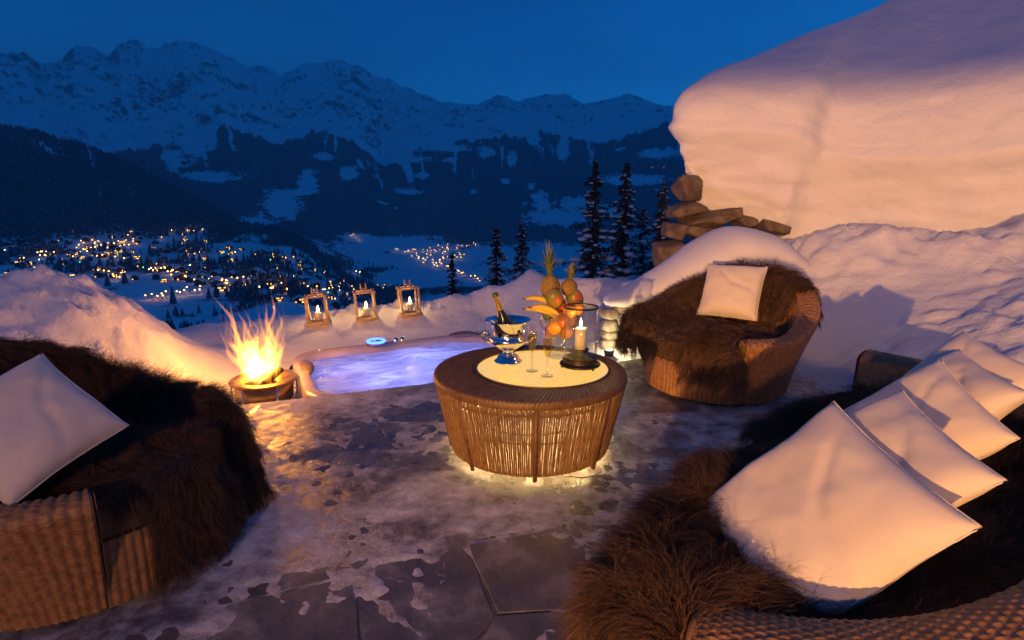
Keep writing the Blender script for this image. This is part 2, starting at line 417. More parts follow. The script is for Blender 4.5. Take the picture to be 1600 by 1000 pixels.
def _rbf(cp):
    d = np.hypot(cp[:, None, 0] - cp[None, :, 0], cp[:, None, 1] - cp[None, :, 1]); n = len(cp)
    A = np.zeros((n + 3, n + 3)); A[:n, :n] = d - 0.01 * np.eye(n); A[:n, n] = 1; A[:n, n+1:] = cp[:, :2]; A[n:, :n] = A[:n, n:].T
    return np.linalg.solve(A, np.concatenate([cp[:, 2], [0, 0, 0]]))
_w = _rbf(cp)
def snow_h(x, y, lumps=True):
    x = np.asarray(x, float); y = np.asarray(y, float); s = x.shape; x = x.ravel(); y = y.ravel()
    h = _w[-3] + _w[-2] * x + _w[-1] * y
    for (a, b, _), w in zip(cp, _w[:-3]): h = h + w * np.hypot(x - a, y - b)
    if lumps:
        dw = (x - 3.2) * .545 + (y - 6.45) * .838; mk = np.exp(-((dw + .3) / .42) ** 2) * sstep(2.6, 3.2, x)
        h = h + mk * (.10 + .34 * fbm(x * 1.2, y * 1.2, 3.1, 3) + .10 * fbm(x * 3.5, y * 3.5, 1.1, 4, True))
        on = np.clip((h + .05) / .2, 0, 1)
        bank = np.exp(-((y - 6.8) / .5) ** 2) * (x < 0); mound = np.exp(-(((x + 3.5) / .9) ** 2 + ((y - 4.6) / .8) ** 2))
        rgt = sstep(2.2, 2.8, x) * sstep(1., 2., y) * np.clip(.75 + 1.6 * fbm(x * .9, y * .9, 8., 2), .1, 1.7)
        n1 = fbm(x * 1.6, y * 1.6, .3, 3); n2 = fbm(x * 5, y * 5, 1.3, 3); n3 = fbm(x * 13, y * 13, 2.3, 2)
        n2b = np.abs(n2)
        h = h + on * (.05 * n1 * (1 + rgt) + (n2b - .15) * (.03 + .11 * bank + .20 * mound + .11 * rgt) + n3 * (.008 + .03 * bank + .035 * mound + .022 * rgt))
        mid = np.exp(-(((x - .3) / .8) ** 2 + ((y - 7.1) / .6) ** 2)); h = h - on * mid * (n2b - .15) * .03
    return h.reshape(s)
gx = np.concatenate([np.linspace(-12, -5, 22)[:-1], np.linspace(-5, 5.5, 240)[:-1], np.linspace(5.5, 11, 22)])
gy = np.concatenate([np.linspace(-19, .5, 40)[:-1], np.linspace(.5, 8.3, 180)[:-1], np.linspace(8.3, 12.5, 30)])
GX, GY = np.meshgrid(gx, gy, indexing='ij')
GZ = snow_h(GX, GY)
# hot tub frame
TUB_A = math.radians(26.0); TUB_FL = np.array([-2.24, 5.58]); TUB_W, TUB_D = 2.15, 1.62
tx = np.array([math.cos(TUB_A), math.sin(TUB_A)]); ty = np.array([math.sin(TUB_A), -math.cos(TUB_A)])
TUB_C = TUB_FL + tx * TUB_W / 2 + ty * TUB_D / 2
rel = np.stack([GX - TUB_C[0], GY - TUB_C[1]], -1); lx = rel @ tx; ly = -(rel @ ty)
in_tub = (np.abs(lx) < TUB_W / 2 - .03) & (np.abs(ly) < TUB_D / 2 - .03)
GZ = np.where(in_tub, -1.2, np.where((np.abs(lx) < TUB_W / 2 + .12) & (np.abs(ly) < TUB_D / 2 + .12), np.minimum(GZ, -.065), GZ))
Fg = grid_faces(len(gx), len(gy))[:, ::-1]
keep = ~in_tub.ravel()[Fg].any(1)
snow = obj('snow_ground', np.stack([GX, GY, GZ], -1).reshape(-1, 3), Fg[keep].copy(), M['snow'])
tag(snow, 'heaped snow banks around the terrace', kind='structure')

# ------------------------------------------------------------------ the overhanging snow bank on the right
lip = [(8.6,11.4,4.2, 8.8,10.4,5.0, 1.2), (5.4,9.45,3.2, 5.75,8.95,3.85, 1.2), (3.5,8.25,2.70, 3.9,7.95,3.36, 1.2), (2.55,7.62,2.46, 3.3,7.66,3.18, 1.35),
       (1.90,7.2,2.30, 3.15,7.6,3.14, 1.42), (1.84,7.02,2.27, 3.15,7.6,3.16, 1.40), (2.04,6.88,2.26, 3.3,7.6,3.26, 1.32), (2.56,6.72,2.22, 3.6,7.7,3.40, 1.2), (3.05,6.48,2.16, 4.1,7.8,3.57, .8), (3.2,6.45,2.10, 4.3,7.9,3.66, .8),
       (3.40,6.62,1.98, 4.6,8.0,3.76, .8), (3.8,6.36,1.90, 5.1,8.1,4.08, .8), (4.25,6.05,1.88, 5.6,8.3,4.35, .8), (4.75,5.6,1.96, 6.5,8.4,4.7, .8), (6,4.7,2.1, 7.8,8.2,5.0, .8), (8.5,3.0,2.2, 9.8,7.5,5.2, .8)]
lip = np.array(lip); NS = 230
def resample(A, n):
    d = np.concatenate([[0], np.cumsum(np.linalg.norm(np.diff(A[:, :2], axis=0), axis=1))]); s = np.linspace(0, d[-1], n)
    B = np.stack([np.interp(s, d, A[:, i]) for i in range(A.shape[1])], 1)
    k = np.array([1, 4, 6, 4, 1.]) / 16
    for _ in range(2):
        P = np.pad(B, ((2, 2), (0, 0)), 'edge'); B = sum(k[i] * P[i:i + n] for i in range(5))
    return B
Lp = resample(lip, NS)
dt = np.gradient(Lp[:, :2], axis=0); dt /= np.linalg.norm(dt, axis=1)[:, None]
nout = np.stack([dt[:, 1], -dt[:, 0]], 1)      # points away from the snow mass
# make sure it points outwards
sgn = np.sign(((Lp[:, :2] - Lp[:, 3:5]) * nout).sum(1)); nout *= np.where(sgn == 0, 1, sgn)[:, None]
prof_t = np.concatenate([np.linspace(0, 1, 34)[:-1], 1 + np.linspace(0, 1, 60) ** 1.7])
rows = []
for t in prof_t:
    if t <= 1:
        inset = -.34 * (1 - t) ** 1.25 - .05 * math.sin(math.pi * t)
        if t > .8: inset += .05 * math.sin((t - .8) / .2 * math.pi / 2)
        xy = Lp[:, :2] + nout * inset; z = Lp[:, 6] + (Lp[:, 2] - Lp[:, 6]) * t
    else:
        w = t - 1; xy = Lp[:, :2] * (1 - w) + Lp[:, 3:5] * w
        Ls = np.linalg.norm(Lp[:, 3:5] - Lp[:, :2], axis=1); rd = .46
        rise = rd * np.sqrt(np.clip(1 - (1 - np.clip(w * Ls / .75, 0, 1)) ** 2, 0, 1))
        xy = xy + nout * (.05 * math.sin(min(w * 12, math.pi)))
        z = Lp[:, 2] + .05 + rise + (Lp[:, 5] - Lp[:, 2] - rd) * w
    rows.append(np.column_stack([xy, z]))
SW = np.array(rows).transpose(1, 0, 2)
face = np.clip(1 - np.abs(prof_t - .45) / .55, 0, 1)[None, :]; low = np.clip(1 - prof_t / .6, 0, 1)[None, :]
amp = .06 * fbm(SW[..., 0] * 1.3, SW[..., 1] * 1.3, SW[..., 2] * 2.5, 4) + face * (.10 * fbm(SW[..., 0] * 2.2, SW[..., 1] * 2.2, SW[..., 2] * 6, 5) + .03 * fbm(SW[..., 0] * 9, SW[..., 1] * 9, SW[..., 2] * 9, 4, True) * (.35 + low) + .012 * fbm(SW[..., 0] * 18, SW[..., 1] * 18, SW[..., 2] * 18, 3))
amp += .03 * np.exp(-((prof_t[None, :] - .97) / .1) ** 2) * fbm(SW[..., 0] * 8, SW[..., 1] * 8, 0, 3)
SW[..., :2] += nout[:, None, :] * amp[..., None]
wall = obj('overhanging_snow_bank', SW.reshape(-1, 3), grid_faces(*SW.shape[:2]), M['snow_face'])
tag(wall, 'huge overhanging snow bank with a rounded lip on the right', 'snow bank')

# stones under the left end of the bank
M['stone'] = simple('brown_stone', (.15, .11, .078), .85, var=.5, scale=6, bump=.6, bscale=18, bdist=.03)
def facet(V, seed, k=8):
    g = np.random.default_rng(seed); n = g.normal(size=(k, 3)); n /= np.linalg.norm(n, axis=1)[:, None]; n = np.concatenate([n, np.eye(3), -np.eye(3)]); d = np.concatenate([g.uniform(.66, .92, k), np.full(6, .88)])
    q = n @ V.T; rr = np.min(np.where(q > .05, d[:, None] / np.maximum(q, .05), 9.), 0); return V * rr[:, None]
ro = empty('stone_outcrop', PY(1080, 400, 7.0)); tag(ro, 'outcrop of stacked brown stones under the end of the snow bank', 'stones')
st = [(1074,294,22,22,7.1,.28), (1070,327,27,10,7.0,.3), (1108,343,44,14,6.95,.34), (1104,368,46,15,6.9,.36), (1053,360,19,14,6.95,.26), (1043,398,25,28,6.85,.30), (1140,334,20,9,6.8,.22), (1092,394,36,18,6.88,.3), (1164,347,20,10,6.85,.2), (1206,356,22,12,6.75,.2)]
bpy.context.view_layer.update()
for i, (u, v, ru, rv, Y, dep) in enumerate(st):
    p = PY(u, v, Y); V, Fc = ico(4); V = V.copy()
    V = facet(V, 100 + i); V = V * (1 + .05 * fbm(V[:,0]*3 + i*7, V[:,1]*3, V[:,2]*3, 4))[:, None]
    q = i * 1.3; ca, sa = math.cos(.3*math.sin(q)), math.sin(.3*math.sin(q))
    V = V * np.array([ru/FP*Y, dep, rv/FP*Y]); V = np.column_stack([V[:,0]*ca - V[:,2]*sa, V[:,1], V[:,0]*sa + V[:,2]*ca])
    o = obj('stone', V, Fc, M['stone'], ro); o.location = p - np.array(ro.location)

def lumpy(name, path, wid, hgt, mat, n=40, m=22, parent=None, amp=.03, under=.25):
    """a snow cushion lying along a path: rounded top, shallow underside"""
    path = np.array(path, float); s = np.linspace(0, len(path) - 1, n); idx = np.arange(len(path))
    P = np.stack([np.interp(s, idx, path[:, k]) for k in range(3)], 1); W = np.interp(s, idx, wid); Hh = np.interp(s, idx, hgt)
    k = np.array([1, 2, 3, 2, 1.]) / 9
    for _ in range(2):
        for A in (P,):
            Q = np.pad(A, ((2, 2), (0, 0)), 'edge'); P = sum(k[i] * Q[i:i + n] for i in range(5))
    d = np.gradient(P[:, :2], axis=0); d /= np.linalg.norm(d, axis=1)[:, None]; nn = np.stack([-d[:, 1], d[:, 0]], 1)
    endf = np.sqrt(np.clip(1 - np.abs(np.linspace(-1, 1, n)) ** 6, 0, 1))
    V = np.zeros((n, m, 3)); q = np.linspace(0, 2 * math.pi, m, endpoint=False)
    for j in range(m):
        c, sn = math.cos(q[j]), math.sin(q[j])
        hz = sn * (1 if sn > 0 else under)
        V[:, j, :2] = P[:, :2] + nn * (W * c * endf)[:, None]; V[:, j, 2] = P[:, 2] + Hh * hz * endf
    V = V + amp * fbm(V[..., 0] * 2.2, V[..., 1] * 2.2, V[..., 2] * 2.2, 3)[..., None] * np.array([.6, .6, 1])
    i = np.arange(n - 1)[:, None]; j = np.arange(m)[None, :]
    a = i * m + j; b = i * m + (j + 1) % m
    Fc = np.stack([a, b, b + m, a + m], -1).reshape(-1, 4)
    return obj(name, V.reshape(-1, 3), Fc[:, ::-1].copy(), mat, parent)
cush = lumpy('snow_cushion', [(.86,5.55,.48),(1.1,5.6,.50),(1.45,5.7,.62),(1.85,5.8,.84),(2.22,5.9,.98),(2.6,6.0,.90),(2.95,6.12,.72),(3.3,6.25,.5)], [.10,.2,.28,.36,.42,.42,.36,.3], [.07,.11,.15,.2,.24,.24,.2,.2], M['snow_smooth'], under=.9, amp=.02)
tag(cush, 'smooth snow cushion on the wall behind the right armchair', 'snow')
# low wall that carries the cushion: rough stones
lw = empty('garden_wall', (1.6, 5.75, 0)); tag(lw, 'low rough stone wall under the snow cushion', 'stone wall')
M['wallstone'] = simple('grey_wall_stone', (.30, .27, .22), .85, var=.4, scale=9, bump=.6, bscale=25, bdist=.02)
r7 = random.Random(4)
for k in range(16):
    t = k / 15; x = .98 + 1.9 * t; y = 5.62 + .42 * t; top = .38 + .5 * math.sin(min(1, t * 1.25) * math.pi / 2) ** 1.3
    z = 0.0
    while z < top:
        hgt = r7.uniform(.08, .14); V, Fc = ico(2); V = np.sign(V) * np.abs(V) ** .6
        V = V * (1 + .1 * fbm(V[:,0]*2 + k*5 + z*9, V[:,1]*2, V[:,2]*2, 3))[:, None] * np.array([.085, .11, hgt * .55])
        o = obj('stone', V, Fc, M['wallstone'], lw, smooth=True); o.location = (x - 1.6 + r7.uniform(-.02, .02), y - 5.75 + r7.uniform(-.02, .02), z + hgt / 2); o.rotation_euler = (0, 0, .2 + r7.uniform(-.2, .2)); z += hgt

# ------------------------------------------------------------------ terrace
def y_edge(x): return 4.02 + (x + 1.87) * .379
terr_poly = [(-3.0, -11), (3.0, -11), (3.0, 3.3), (2.75, 4.7), (1.75, 5.45), (.95, y_edge(.95)), (-.2, y_edge(-.2)), (-1.2, y_edge(-1.2)), (-2.1, y_edge(-2.1)), (-3.0, 3.65)]
M['slab'] = simple('frozen_joint_grit', (.13, .115, .10), .8, var=.4, scale=6, bump=.6, bscale=30, bdist=.01)
def m_flag():
    n = NT('wet_flagstone'); p = n.pr((.12, .11, .1), .3)
    n.ln(n.ramp(n.noise(3.5, 6, .65), [(.3, (.08, .072, .07)), (.52, (.145, .13, .125)), (.70, (.34, .325, .32))]), p.inputs['Base Color'])
    n.ln(n.ramp(n.noise(5., 4), [(.35, (.16,)*3), (.7, (.5,)*3)]), p.inputs['Roughness'])
    n.bump(p, n.noise(14., 6, .6), .35, .012)
    return n.m
M['flag'] = m_flag()
N = len(terr_poly)
terrace = obj('terrace', [(x, y, .0045) for x, y in terr_poly] + [(x, y, -.45) for x, y in terr_poly], [list(range(N))] + [[i, i + N, (i + 1) % N + N, (i + 1) % N] for i in range(N)], M['slab'], smooth=False)
tag(terrace, 'icy stone paved terrace', kind='structure')
def clip_half(poly, p, n):
    out = []
    for i in range(len(poly)):
        a, b = poly[i], poly[(i + 1) % len(poly)]
        da = (a[0]-p[0])*n[0] + (a[1]-p[1])*n[1]; db = (b[0]-p[0])*n[0] + (b[1]-p[1])*n[1]
        if da <= 0: out.append(a)
        if da * db < 0:
            t = da / (da - db); out.append((a[0] + t*(b[0]-a[0]), a[1] + t*(b[1]-a[1])))
    return out
seeds = []
r8 = random.Random(12)
for i in range(-5, 6):
    for j in range(0, 10):
        seeds.append((i * .58 + (.29 if j % 2 else 0) + r8.uniform(-.27, .27), .55 + j * .5 + r8.uniform(-.24, .24)))
convex_lim = [((3.0, 0), (1, 0)), ((-3.0, 0), (-1, 0)), ((0, y_edge(0) - .02), (-.354, .935)), ((2.3, 5.0), (.6, .8))]
for si, s in enumerate(seeds):
    poly = [(s[0]-1, s[1]-1), (s[0]+1, s[1]-1), (s[0]+1, s[1]+1), (s[0]-1, s[1]+1)]
    for q in seeds:
        if q is s: continue
        dx, dy = q[0]-s[0], q[1]-s[1]; L = math.hypot(dx, dy)
        if L > 2: continue
        n = (dx / L, dy / L); mid = (s[0] + dx/2 - n[0]*.005, s[1] + dy/2 - n[1]*.005); poly = clip_half(poly, mid, n)
        if len(poly) < 3: break
    for p, n in convex_lim:
        if len(poly) >= 3: poly = clip_half(poly, p, n)
    if len(poly) < 3: continue
    ar = abs(sum(poly[i][0]*poly[(i+1) % len(poly)][1] - poly[(i+1) % len(poly)][0]*poly[i][1] for i in range(len(poly)))) / 2
    if ar < .03: continue
    # uneven outline
    pl = []
    for i in range(len(poly)):
        a, b = poly[i], poly[(i + 1) % len(poly)]
        for t in (0, .33, .66): pl.append((a[0] + (b[0]-a[0])*t + r8.uniform(-.006, .006), a[1] + (b[1]-a[1])*t + r8.uniform(-.006, .006)))
    cx = sum(p[0] for p in pl) / len(pl); cy = sum(p[1] for p in pl) / len(pl); k = len(pl); zt = .0075 + r8.uniform(-.0015, .0015)
    V = [(x - cx, y - cy, -.01) for x, y in pl] + [(x - cx, y - cy, zt - .0015) for x, y in pl] + [((x - cx) * .992, (y - cy) * .992, zt) for x, y in pl]
    Fc = [[i, (i+1) % k, k + (i+1) % k, k + i] for i in range(k)] + [[k+i, k+(i+1) % k, 2*k+(i+1) % k, 2*k+i] for i in range(k)] + [[2*k+i for i in range(k)]]
    o = obj('flagstone', V, Fc, M['flag'], terrace, smooth=False); o.location = (cx, cy, 0)
# trodden snow crust: stones show where it has worn away
fx = np.linspace(-3.1, 3.1, 300); fy = np.linspace(-.5, 5.4, 290); FX, FY = np.meshgrid(fx, fy, indexing='ij')
n1 = fbm(FX * 1.1 + 3, FY * 1.1, 0, 4); n2 = fbm(FX * 4, FY * 4, 2., 4); n3 = fbm(FX * 14, FY * 14, 5., 3)
bare = np.exp(-(((FX + .15) / .75) ** 2 + ((FY - 1.75) / .5) ** 2)) + .5 * np.exp(-(((FX + .75) / .5) ** 2 + ((FY - 3.5) / .45) ** 2)) + .35 * np.exp(-(((FX - .6) / .4) ** 2 + ((FY - 2.95) / .25) ** 2))
cov = .35 * n1 + .55 * n2 + .22 * n3 + .46 - .58 * bare + .4 * sstep(2.2, 2.8, np.abs(FX)) + .25 * sstep(.9, 1.6, FX) * sstep(3., 3.8, FY)
FZ = .004 + .010 * np.tanh(cov * 1.5) + np.where(cov > 0, .0025 * n3, 0)
FZ = FZ + .05 * sstep(2.45, 3.0, np.abs(FX)) + .03 * np.maximum(0, sstep(1.2, 2.2, FX) * sstep(3.6, 4.6, FY)) * (1 + n2)
ok = (FY < y_edge(FX) - .01) & (FX + FY * .9 < 7.3)
Ff = grid_faces(300, 290)[:, ::-1]; Ff = Ff[ok.ravel()[Ff].all(1)]
def m_crust():
    n = NT('trodden_snow'); p = n.pr((.5, .5, .5), .55)
    big = n.noise(1.5, 5, .6, None, .4); fine = n.noise(9., 8, .72); k = n.math('ADD', n.math('MULTIPLY', big, .62), n.math('MULTIPLY', fine, .44))
    n.ln(n.ramp(k, [(.40, (.085, .075, .078)), (.48, (.18, .165, .17)), (.54, (.42, .405, .42)), (.64, (.74, .73, .74))]), p.inputs['Base Color'])
    n.ln(n.ramp(k, [(.42, (.26,)*3), (.52, (.45,)*3), (.60, (.85,)*3)]), p.inputs['Roughness'])
    a = n.bump(None, k, .55, .05); n.bump(p, n.noise(60., 5, .7), .35, .006, a)
    return n.m
M['crust'] = m_crust()
crust = obj('trodden_snow', np.stack([FX, FY, FZ], -1).reshape(-1, 3), Ff.copy(), M['crust'])
tag(crust, 'thin trodden snow and ice on the terrace', kind='stuff')

# ------------------------------------------------------------------ hot tub
def rrect(w, d, r, n=10):
    P = []
    for cx, cy, a0 in ((w/2-r, d/2-r, 0), (-w/2+r, d/2-r, 90), (-w/2+r, -d/2+r, 180), (w/2-r, -d/2+r, 270)):
        for i in range(n + 1):
            a = math.radians(a0 + 90 * i / n); P.append((cx + r * math.cos(a), cy + r * math.sin(a)))
    return np.array(P)
tub = empty('hot_tub', (TUB_C[0], TUB_C[1], -.9), TUB_A); tag(tub, 'sunken whirlpool hot tub with blue lit bubbling water', 'hot tub')
prof = [(0, 0, -.02), (.0, .0, .84), (.015, .0, .862), (.05, 0, .868), (.09, 0, .855), (.12, 0, .825), (.15, 0, .70), (.22, 0, .45), (.40, 0, .43), (.48, 0, .40), (.54, 0, .1), (.9, 0, .08)]
V = []; K = len(prof)
for ins, _, z in prof:
    pw = rrect(TUB_W - 2*ins, max(.2, TUB_D - 2*ins), max(.08, .34 - ins * .25)); V += [(x, y, z) for x, y in pw]
k = len(rrect(1, 1, .1)); Fc = [[i*k+j, i*k+(j+1) % k, (i+1)*k+(j+1) % k, (i+1)*k+j] for i in range(K-1) for j in range(k)] + [[(K-1)*k + j for j in range(k)]]
M['acrylic'] = simple('marbled_acrylic', (.50, .42, .42), .22, var=.15, scale=5)
obj('shell', V, Fc, M['acrylic'], tub)
def m_water():
    n = NT('whirling_water'); tr = n.new('ShaderNodeBsdfTransparent'); tr.inputs[0].default_value = (.74, .80, .97, 1)
    g = n.new('ShaderNodeBsdfGlossy'); g.inputs['Roughness'].default_value = .12
    d = n.new('ShaderNodeBsdfTranslucent'); d.inputs[0].default_value = (.85, .87, .95, 1)
    d2 = n.new('ShaderNodeBsdfDiffuse'); d2.inputs[0].default_value = (.8, .82, .88, 1)
    add = n.new('ShaderNodeMixShader'); add.inputs[0].default_value = .35; n.ln(d.outputs[0], add.inputs[1]); n.ln(d2.outputs[0], add.inputs[2])
    mp = n.new('ShaderNodeMapping'); mp.inputs['Scale'].default_value = (1.0, 2.0, 1); n.ln(n.coord(), mp.inputs[0])
    foam = n.ramp(n.noise(2.2, 5, .55, mp.outputs[0], .7), [(.36, (.16,)*3), (.60, (.85,)*3)])
    m1 = n.new('ShaderNodeMixShader'); n.ln(foam, m1.inputs[0]); n.ln(tr.outputs[0], m1.inputs[1]); n.ln(add.outputs[0], m1.inputs[2])
    f = n.new('ShaderNodeFresnel'); f.inputs[0].default_value = 1.33
    m2 = n.new('ShaderNodeMixShader'); n.ln(f.outputs[0], m2.inputs[0]); n.ln(m1.outputs[0], m2.inputs[1]); n.ln(g.outputs[0], m2.inputs[2])
    b = n.bump(None, n.noise(5., 4, .5, mp.outputs[0], .5), .5, .04)
    for s in (g, f, d, d2): n.ln(b, s.inputs['Normal'])
    n.ln(m2.outputs[0], n.out.inputs['Surface']); return n.m
wx = np.linspace(-TUB_W/2 + .11, TUB_W/2 - .11, 70); wy = np.linspace(-TUB_D/2 + .11, TUB_D/2 - .11, 54); WX, WY = np.meshgrid(wx, wy, indexing='ij')
hump = .05 * np.exp(-((WX - .1)**2 + (WY - .25)**2) / .05) + .04 * np.exp(-((WX - .3)**2 + (WY + .25)**2) / .06) + .03 * np.exp(-((WX + .5)**2 + (WY + .1)**2) / .05)
WZ = .795 + .018 * fbm(WX * 3.5, WY * 3.5, 0, 4) + hump * .8
obj('water', np.stack([WX, WY, WZ], -1).reshape(-1, 3), grid_faces(70, 54), m_water(), tub)
M['led'] = m_emit('blue_led', (.12, .2, 1.), 9.)
for (x, y) in ((.15, .38), (-.55, .2), (.3, -.2), (-.35, -.3), (.72, .15)):
    mb = MB(); mb.lathe([(0, .02), (.05, .02), (.06, 0)], 14, (x, y, .44)); mb.build('underwater_lamp', M['led'], tub)
    ld = bpy.data.lights.new('underwater_light', 'POINT'); ld.energy = 7.0; ld.color = (.30, .34, 1.); ld.shadow_soft_size = .06
    lo = bpy.data.objects.new('underwater_light', ld); C.objects.link(lo); lo.parent = tub; lo.location = (x, y, .60)
# headrests, light ring and grab rail on the rim
def headrest(x, y, rz, mat):
    V, Fc = ico(3); V = V * np.array([.19, .06, .035]); V[:, 2] += .25 * V[:, 0] ** 2 * -2
    o = obj('headrest', V, Fc, mat, tub); o.location = (x, y, .872); o.rotation_euler = (0, 0, rz)
M['headrest'] = simple('grey_headrest', (.16, .12, .12), .45)
headrest(-TUB_W/2 + .10, .18, math.pi/2, M['headrest'])
headrest(TUB_W/2 - .30, TUB_D/2 - .09, -.25, M['headrest'])
mb = MB(); q = [(.085*math.cos(a), .085*math.sin(a), 0) for a in np.linspace(0, 2*math.pi, 29)]
mb.tube(q, .016, 8, cap=False); o = mb.build('light_ring', m_emit('ring_led', (.05, .14, 1.), 6.), tub); o.location = (-.22, TUB_D/2 - .10, .905)
mb = MB(); mb.lathe([(.0, 0), (.10, 0), (.105, .03), (.06, .045), (0, .05)], 24); o = mb.build('speaker_dome', M['headrest'], tub); o.location = (-.22, TUB_D/2 - .10, .862)
for dx in (.10, .17):
    mb = MB(); mb.lathe([(.03, 0), (.03, .03), (.012, .05), (0, .05)], 14); o = mb.build('valve_knob', M['steel'], tub); o.location = (dx - .12 + .02, TUB_D/2 - .07, .864)

# ------------------------------------------------------------------ lamps (each with its own light)
def point(name, parent, loc, watts, col, size=.05):
    l = bpy.data.lights.new(name, 'POINT'); l.energy = watts; l.color = col; l.shadow_soft_size = size
    o = bpy.data.objects.new(name, l); C.objects.link(o); o.parent = parent; o.location = loc; return o
KEY = (-6.0, -13.5, -1.22)
lp = empty('yard_lamp', KEY); tag(lp, 'warm lantern on a post behind the terrace', 'lamp')
MB().tube([(0, 0, -.3), (0, 0, 3.0)], [.06, .04], 12).build('post', M['iron'], lp)
mb = MB(); mb.lathe([(0, 3.9), (.05, 3.88), (.34, 3.72), (.36, 3.70), (.0, 3.70)], 20); mb.build('hood', M['iron'], lp)
mb = MB(); mb.ball((0, 0, 3.17), (.05, .05, .06), 2); mb.build('bulb', m_emit('bulb_glow', (1, .6, .3), 30.), lp)
mb = MB(); mb.lathe([(0, 3.0), (.2, 3.0), (.2, 3.04), (0, 3.04)], 16); mb.build('tray', M['iron'], lp)
for a in range(4):
    mb = MB(); q = a * math.pi / 2 + .3; mb.tube([(.17*math.cos(q), .17*math.sin(q), 3.04), (.22*math.cos(q), .22*math.sin(q), 3.72)], .008, 6); mb.build('strut', M['iron'], lp)
point('yard_light', lp, (0, 0, 3.32), 14000., (1., .44, .12), .09)
light_blocker = empty('light_blocker', (-2, -11.7, 0)); tag(light_blocker, 'unseen timber screen on posts added to block the yard light', 'light_blocker')  # added out of view: slab and beam cut the yard light off the bank top
MB().box((0, 0, 2.62), (13, 6.6, .12)).build('blocker_slab', M['wood'], light_blocker)
MB().box((0, 3.2, 2.40), (13, .16, .31)).build('blocker_beam', M['wood'], light_blocker)
MB().box((-4.70, 3.2, 1.0), (4.56, .12, 2.5)).build('blocker_wall', M['wood'], light_blocker)  # unseen panel added to shade the left chair, mound and tub
for px_ in (6.2,):
    MB().box((px_, 3.0, 1.1), (.2, .2, 2.6)).build('post', M['wood'], light_blocker); MB().box((px_, -3.0, 1.1), (.2, .2, 2.6)).build('post', M['wood'], light_blocker)

bl = empty('fill_lamp', (-1.5, -14.2, 2.68)); tag(bl, 'unseen fill lamp added behind the terrace to warm the shadows', 'lamp')  # added fill source out of view, lifts the shadows with warm light
MB().tube([(0, 0, 0), (0, 0, 2.6)], .05, 10).build('post', M['iron'], bl)
MB().lathe([(0, 2.62), (.2, 2.6), (.22, 2.64), (0, 2.66)], 20).build('tray', M['iron'], bl)
point('fill_light', bl, (0, 0, 3.2), 3500., (1., .46, .20), .45)

# ------------------------------------------------------------------ fire pit
FPp = PY(412, 592, 4.7)
pit = empty('fire_pit', (FPp[0], FPp[1], -.36)); tag(pit, 'round brass fire bowl on thin legs beside the hot tub', 'fire pit')
zr = FPp[2] + .36; Rr = .268
mb = MB(); mb.lathe([(.10, zr-.11), (.16, zr-.09), (.185, zr-.02), (.19, zr-.012), (.27, zr-.012), (.275, zr), (.265, zr+.008), (.19, zr+.006), (.175, zr-.015), (.14, zr-.07), (0, zr-.085)], 48); mb.build('bowl', M['brass'], pit)
mb = MB(); mb.lathe([(.225, zr-.17), (.228, zr-.17), (.236, zr-.02), (.23, zr-.02)], 48); mb.build('band', M['brass'], pit)
for k in range(6):
    a = k * math.pi / 3 + .25; mb = MB(); mb.tube([(.262*math.cos(a), .262*math.sin(a), -.03), (.262*math.cos(a), .262*math.sin(a), zr-.01)], .0075, 8); mb.build('leg', M['steel'], pit)
mb = MB(); mb.lathe([(.12, -.03), (.13, .02), (.09, .06), (.09, zr-.1)], 24); mb.build('pedestal', M['bronze'], pit)
mb = MB(); mb.lathe([(0, zr-.052), (.13, zr-.05)], 24); mb.build('ember_bed', m_emit('embers', (1., .22, .03), 2.0), pit)
M['char'] = simple('charred_wood', (.05, .03, .02), .9, var=.5, scale=20, bump=.6, bscale=40, bdist=.01)
for k, (x0, y0, x1, y1, h1) in enumerate([(-.12, -.08, .10, .06, .10), (.02, -.12, .14, .05, .12), (.13, -.06, -.08, .1, .07)]):
    lg = MB().tube([(x0, y0, 0), ((x0+x1)/2, (y0+y1)/2, h1*.55), (x1, y1, h1)], [.03, .034, .028], 9).build('log', M['char'])
    lg.location = (FPp[0], FPp[1], FPp[2] - .045)
    tag(lg, ['charred log lying on the left side of the fire bowl', 'charred log at the front right of the fire bowl', 'charred log lying across the back of the fire bowl'][k], 'log')
def m_fire(name, s, col=(1., .40, .085)):
    n = NT(name); e = n.new('ShaderNodeEmission'); e.inputs[0].default_value = (*col, 1); e.inputs[1].default_value = s
    n.ln(e.outputs[0], n.out.inputs['Volume']); return n.m
M['fire'] = m_fire('flame_gas', 15., (1., .37, .03)); M['fire_core'] = m_fire('flame_core_gas', 15., (1., .50, .12)); M['fire_wisp'] = m_fire('flame_wisp_gas', 24., (1., .31, .018))
fire = empty('campfire', (FPp[0], FPp[1], FPp[2] - .03)); tag(fire, 'tall orange flames leaping from the fire bowl', 'fire')
rf = random.Random(21)
def tongue(bx, by, tx_, ty_, tz, r, mat, k=22, wig=.03):
    pts = []; rad = []; ph = rf.uniform(0, 6); ph2 = rf.uniform(0, 6)
    for i in range(k):
        t = i / (k - 1); e = t ** 1.5
        w = wig * t ** .7 * (math.sin(t * 8 + ph) + .4 * math.sin(t * 17 + ph2)); w2 = wig * t * math.sin(t * 5 + ph2)
        pts.append((bx + (tx_ - bx) * e + w, by + (ty_ - by) * e + w2, tz * t))
        rad.append(max(.0015, r * (math.sin(math.pi * min(1, (t * .93 + .07)) ** .55) ** .85) * (1 - .28 * math.sin(11 * t + ph)) * (1 - .25 * t)))
    MB().tube(pts, rad, 10).build('flame', mat, fire)
S = 183.
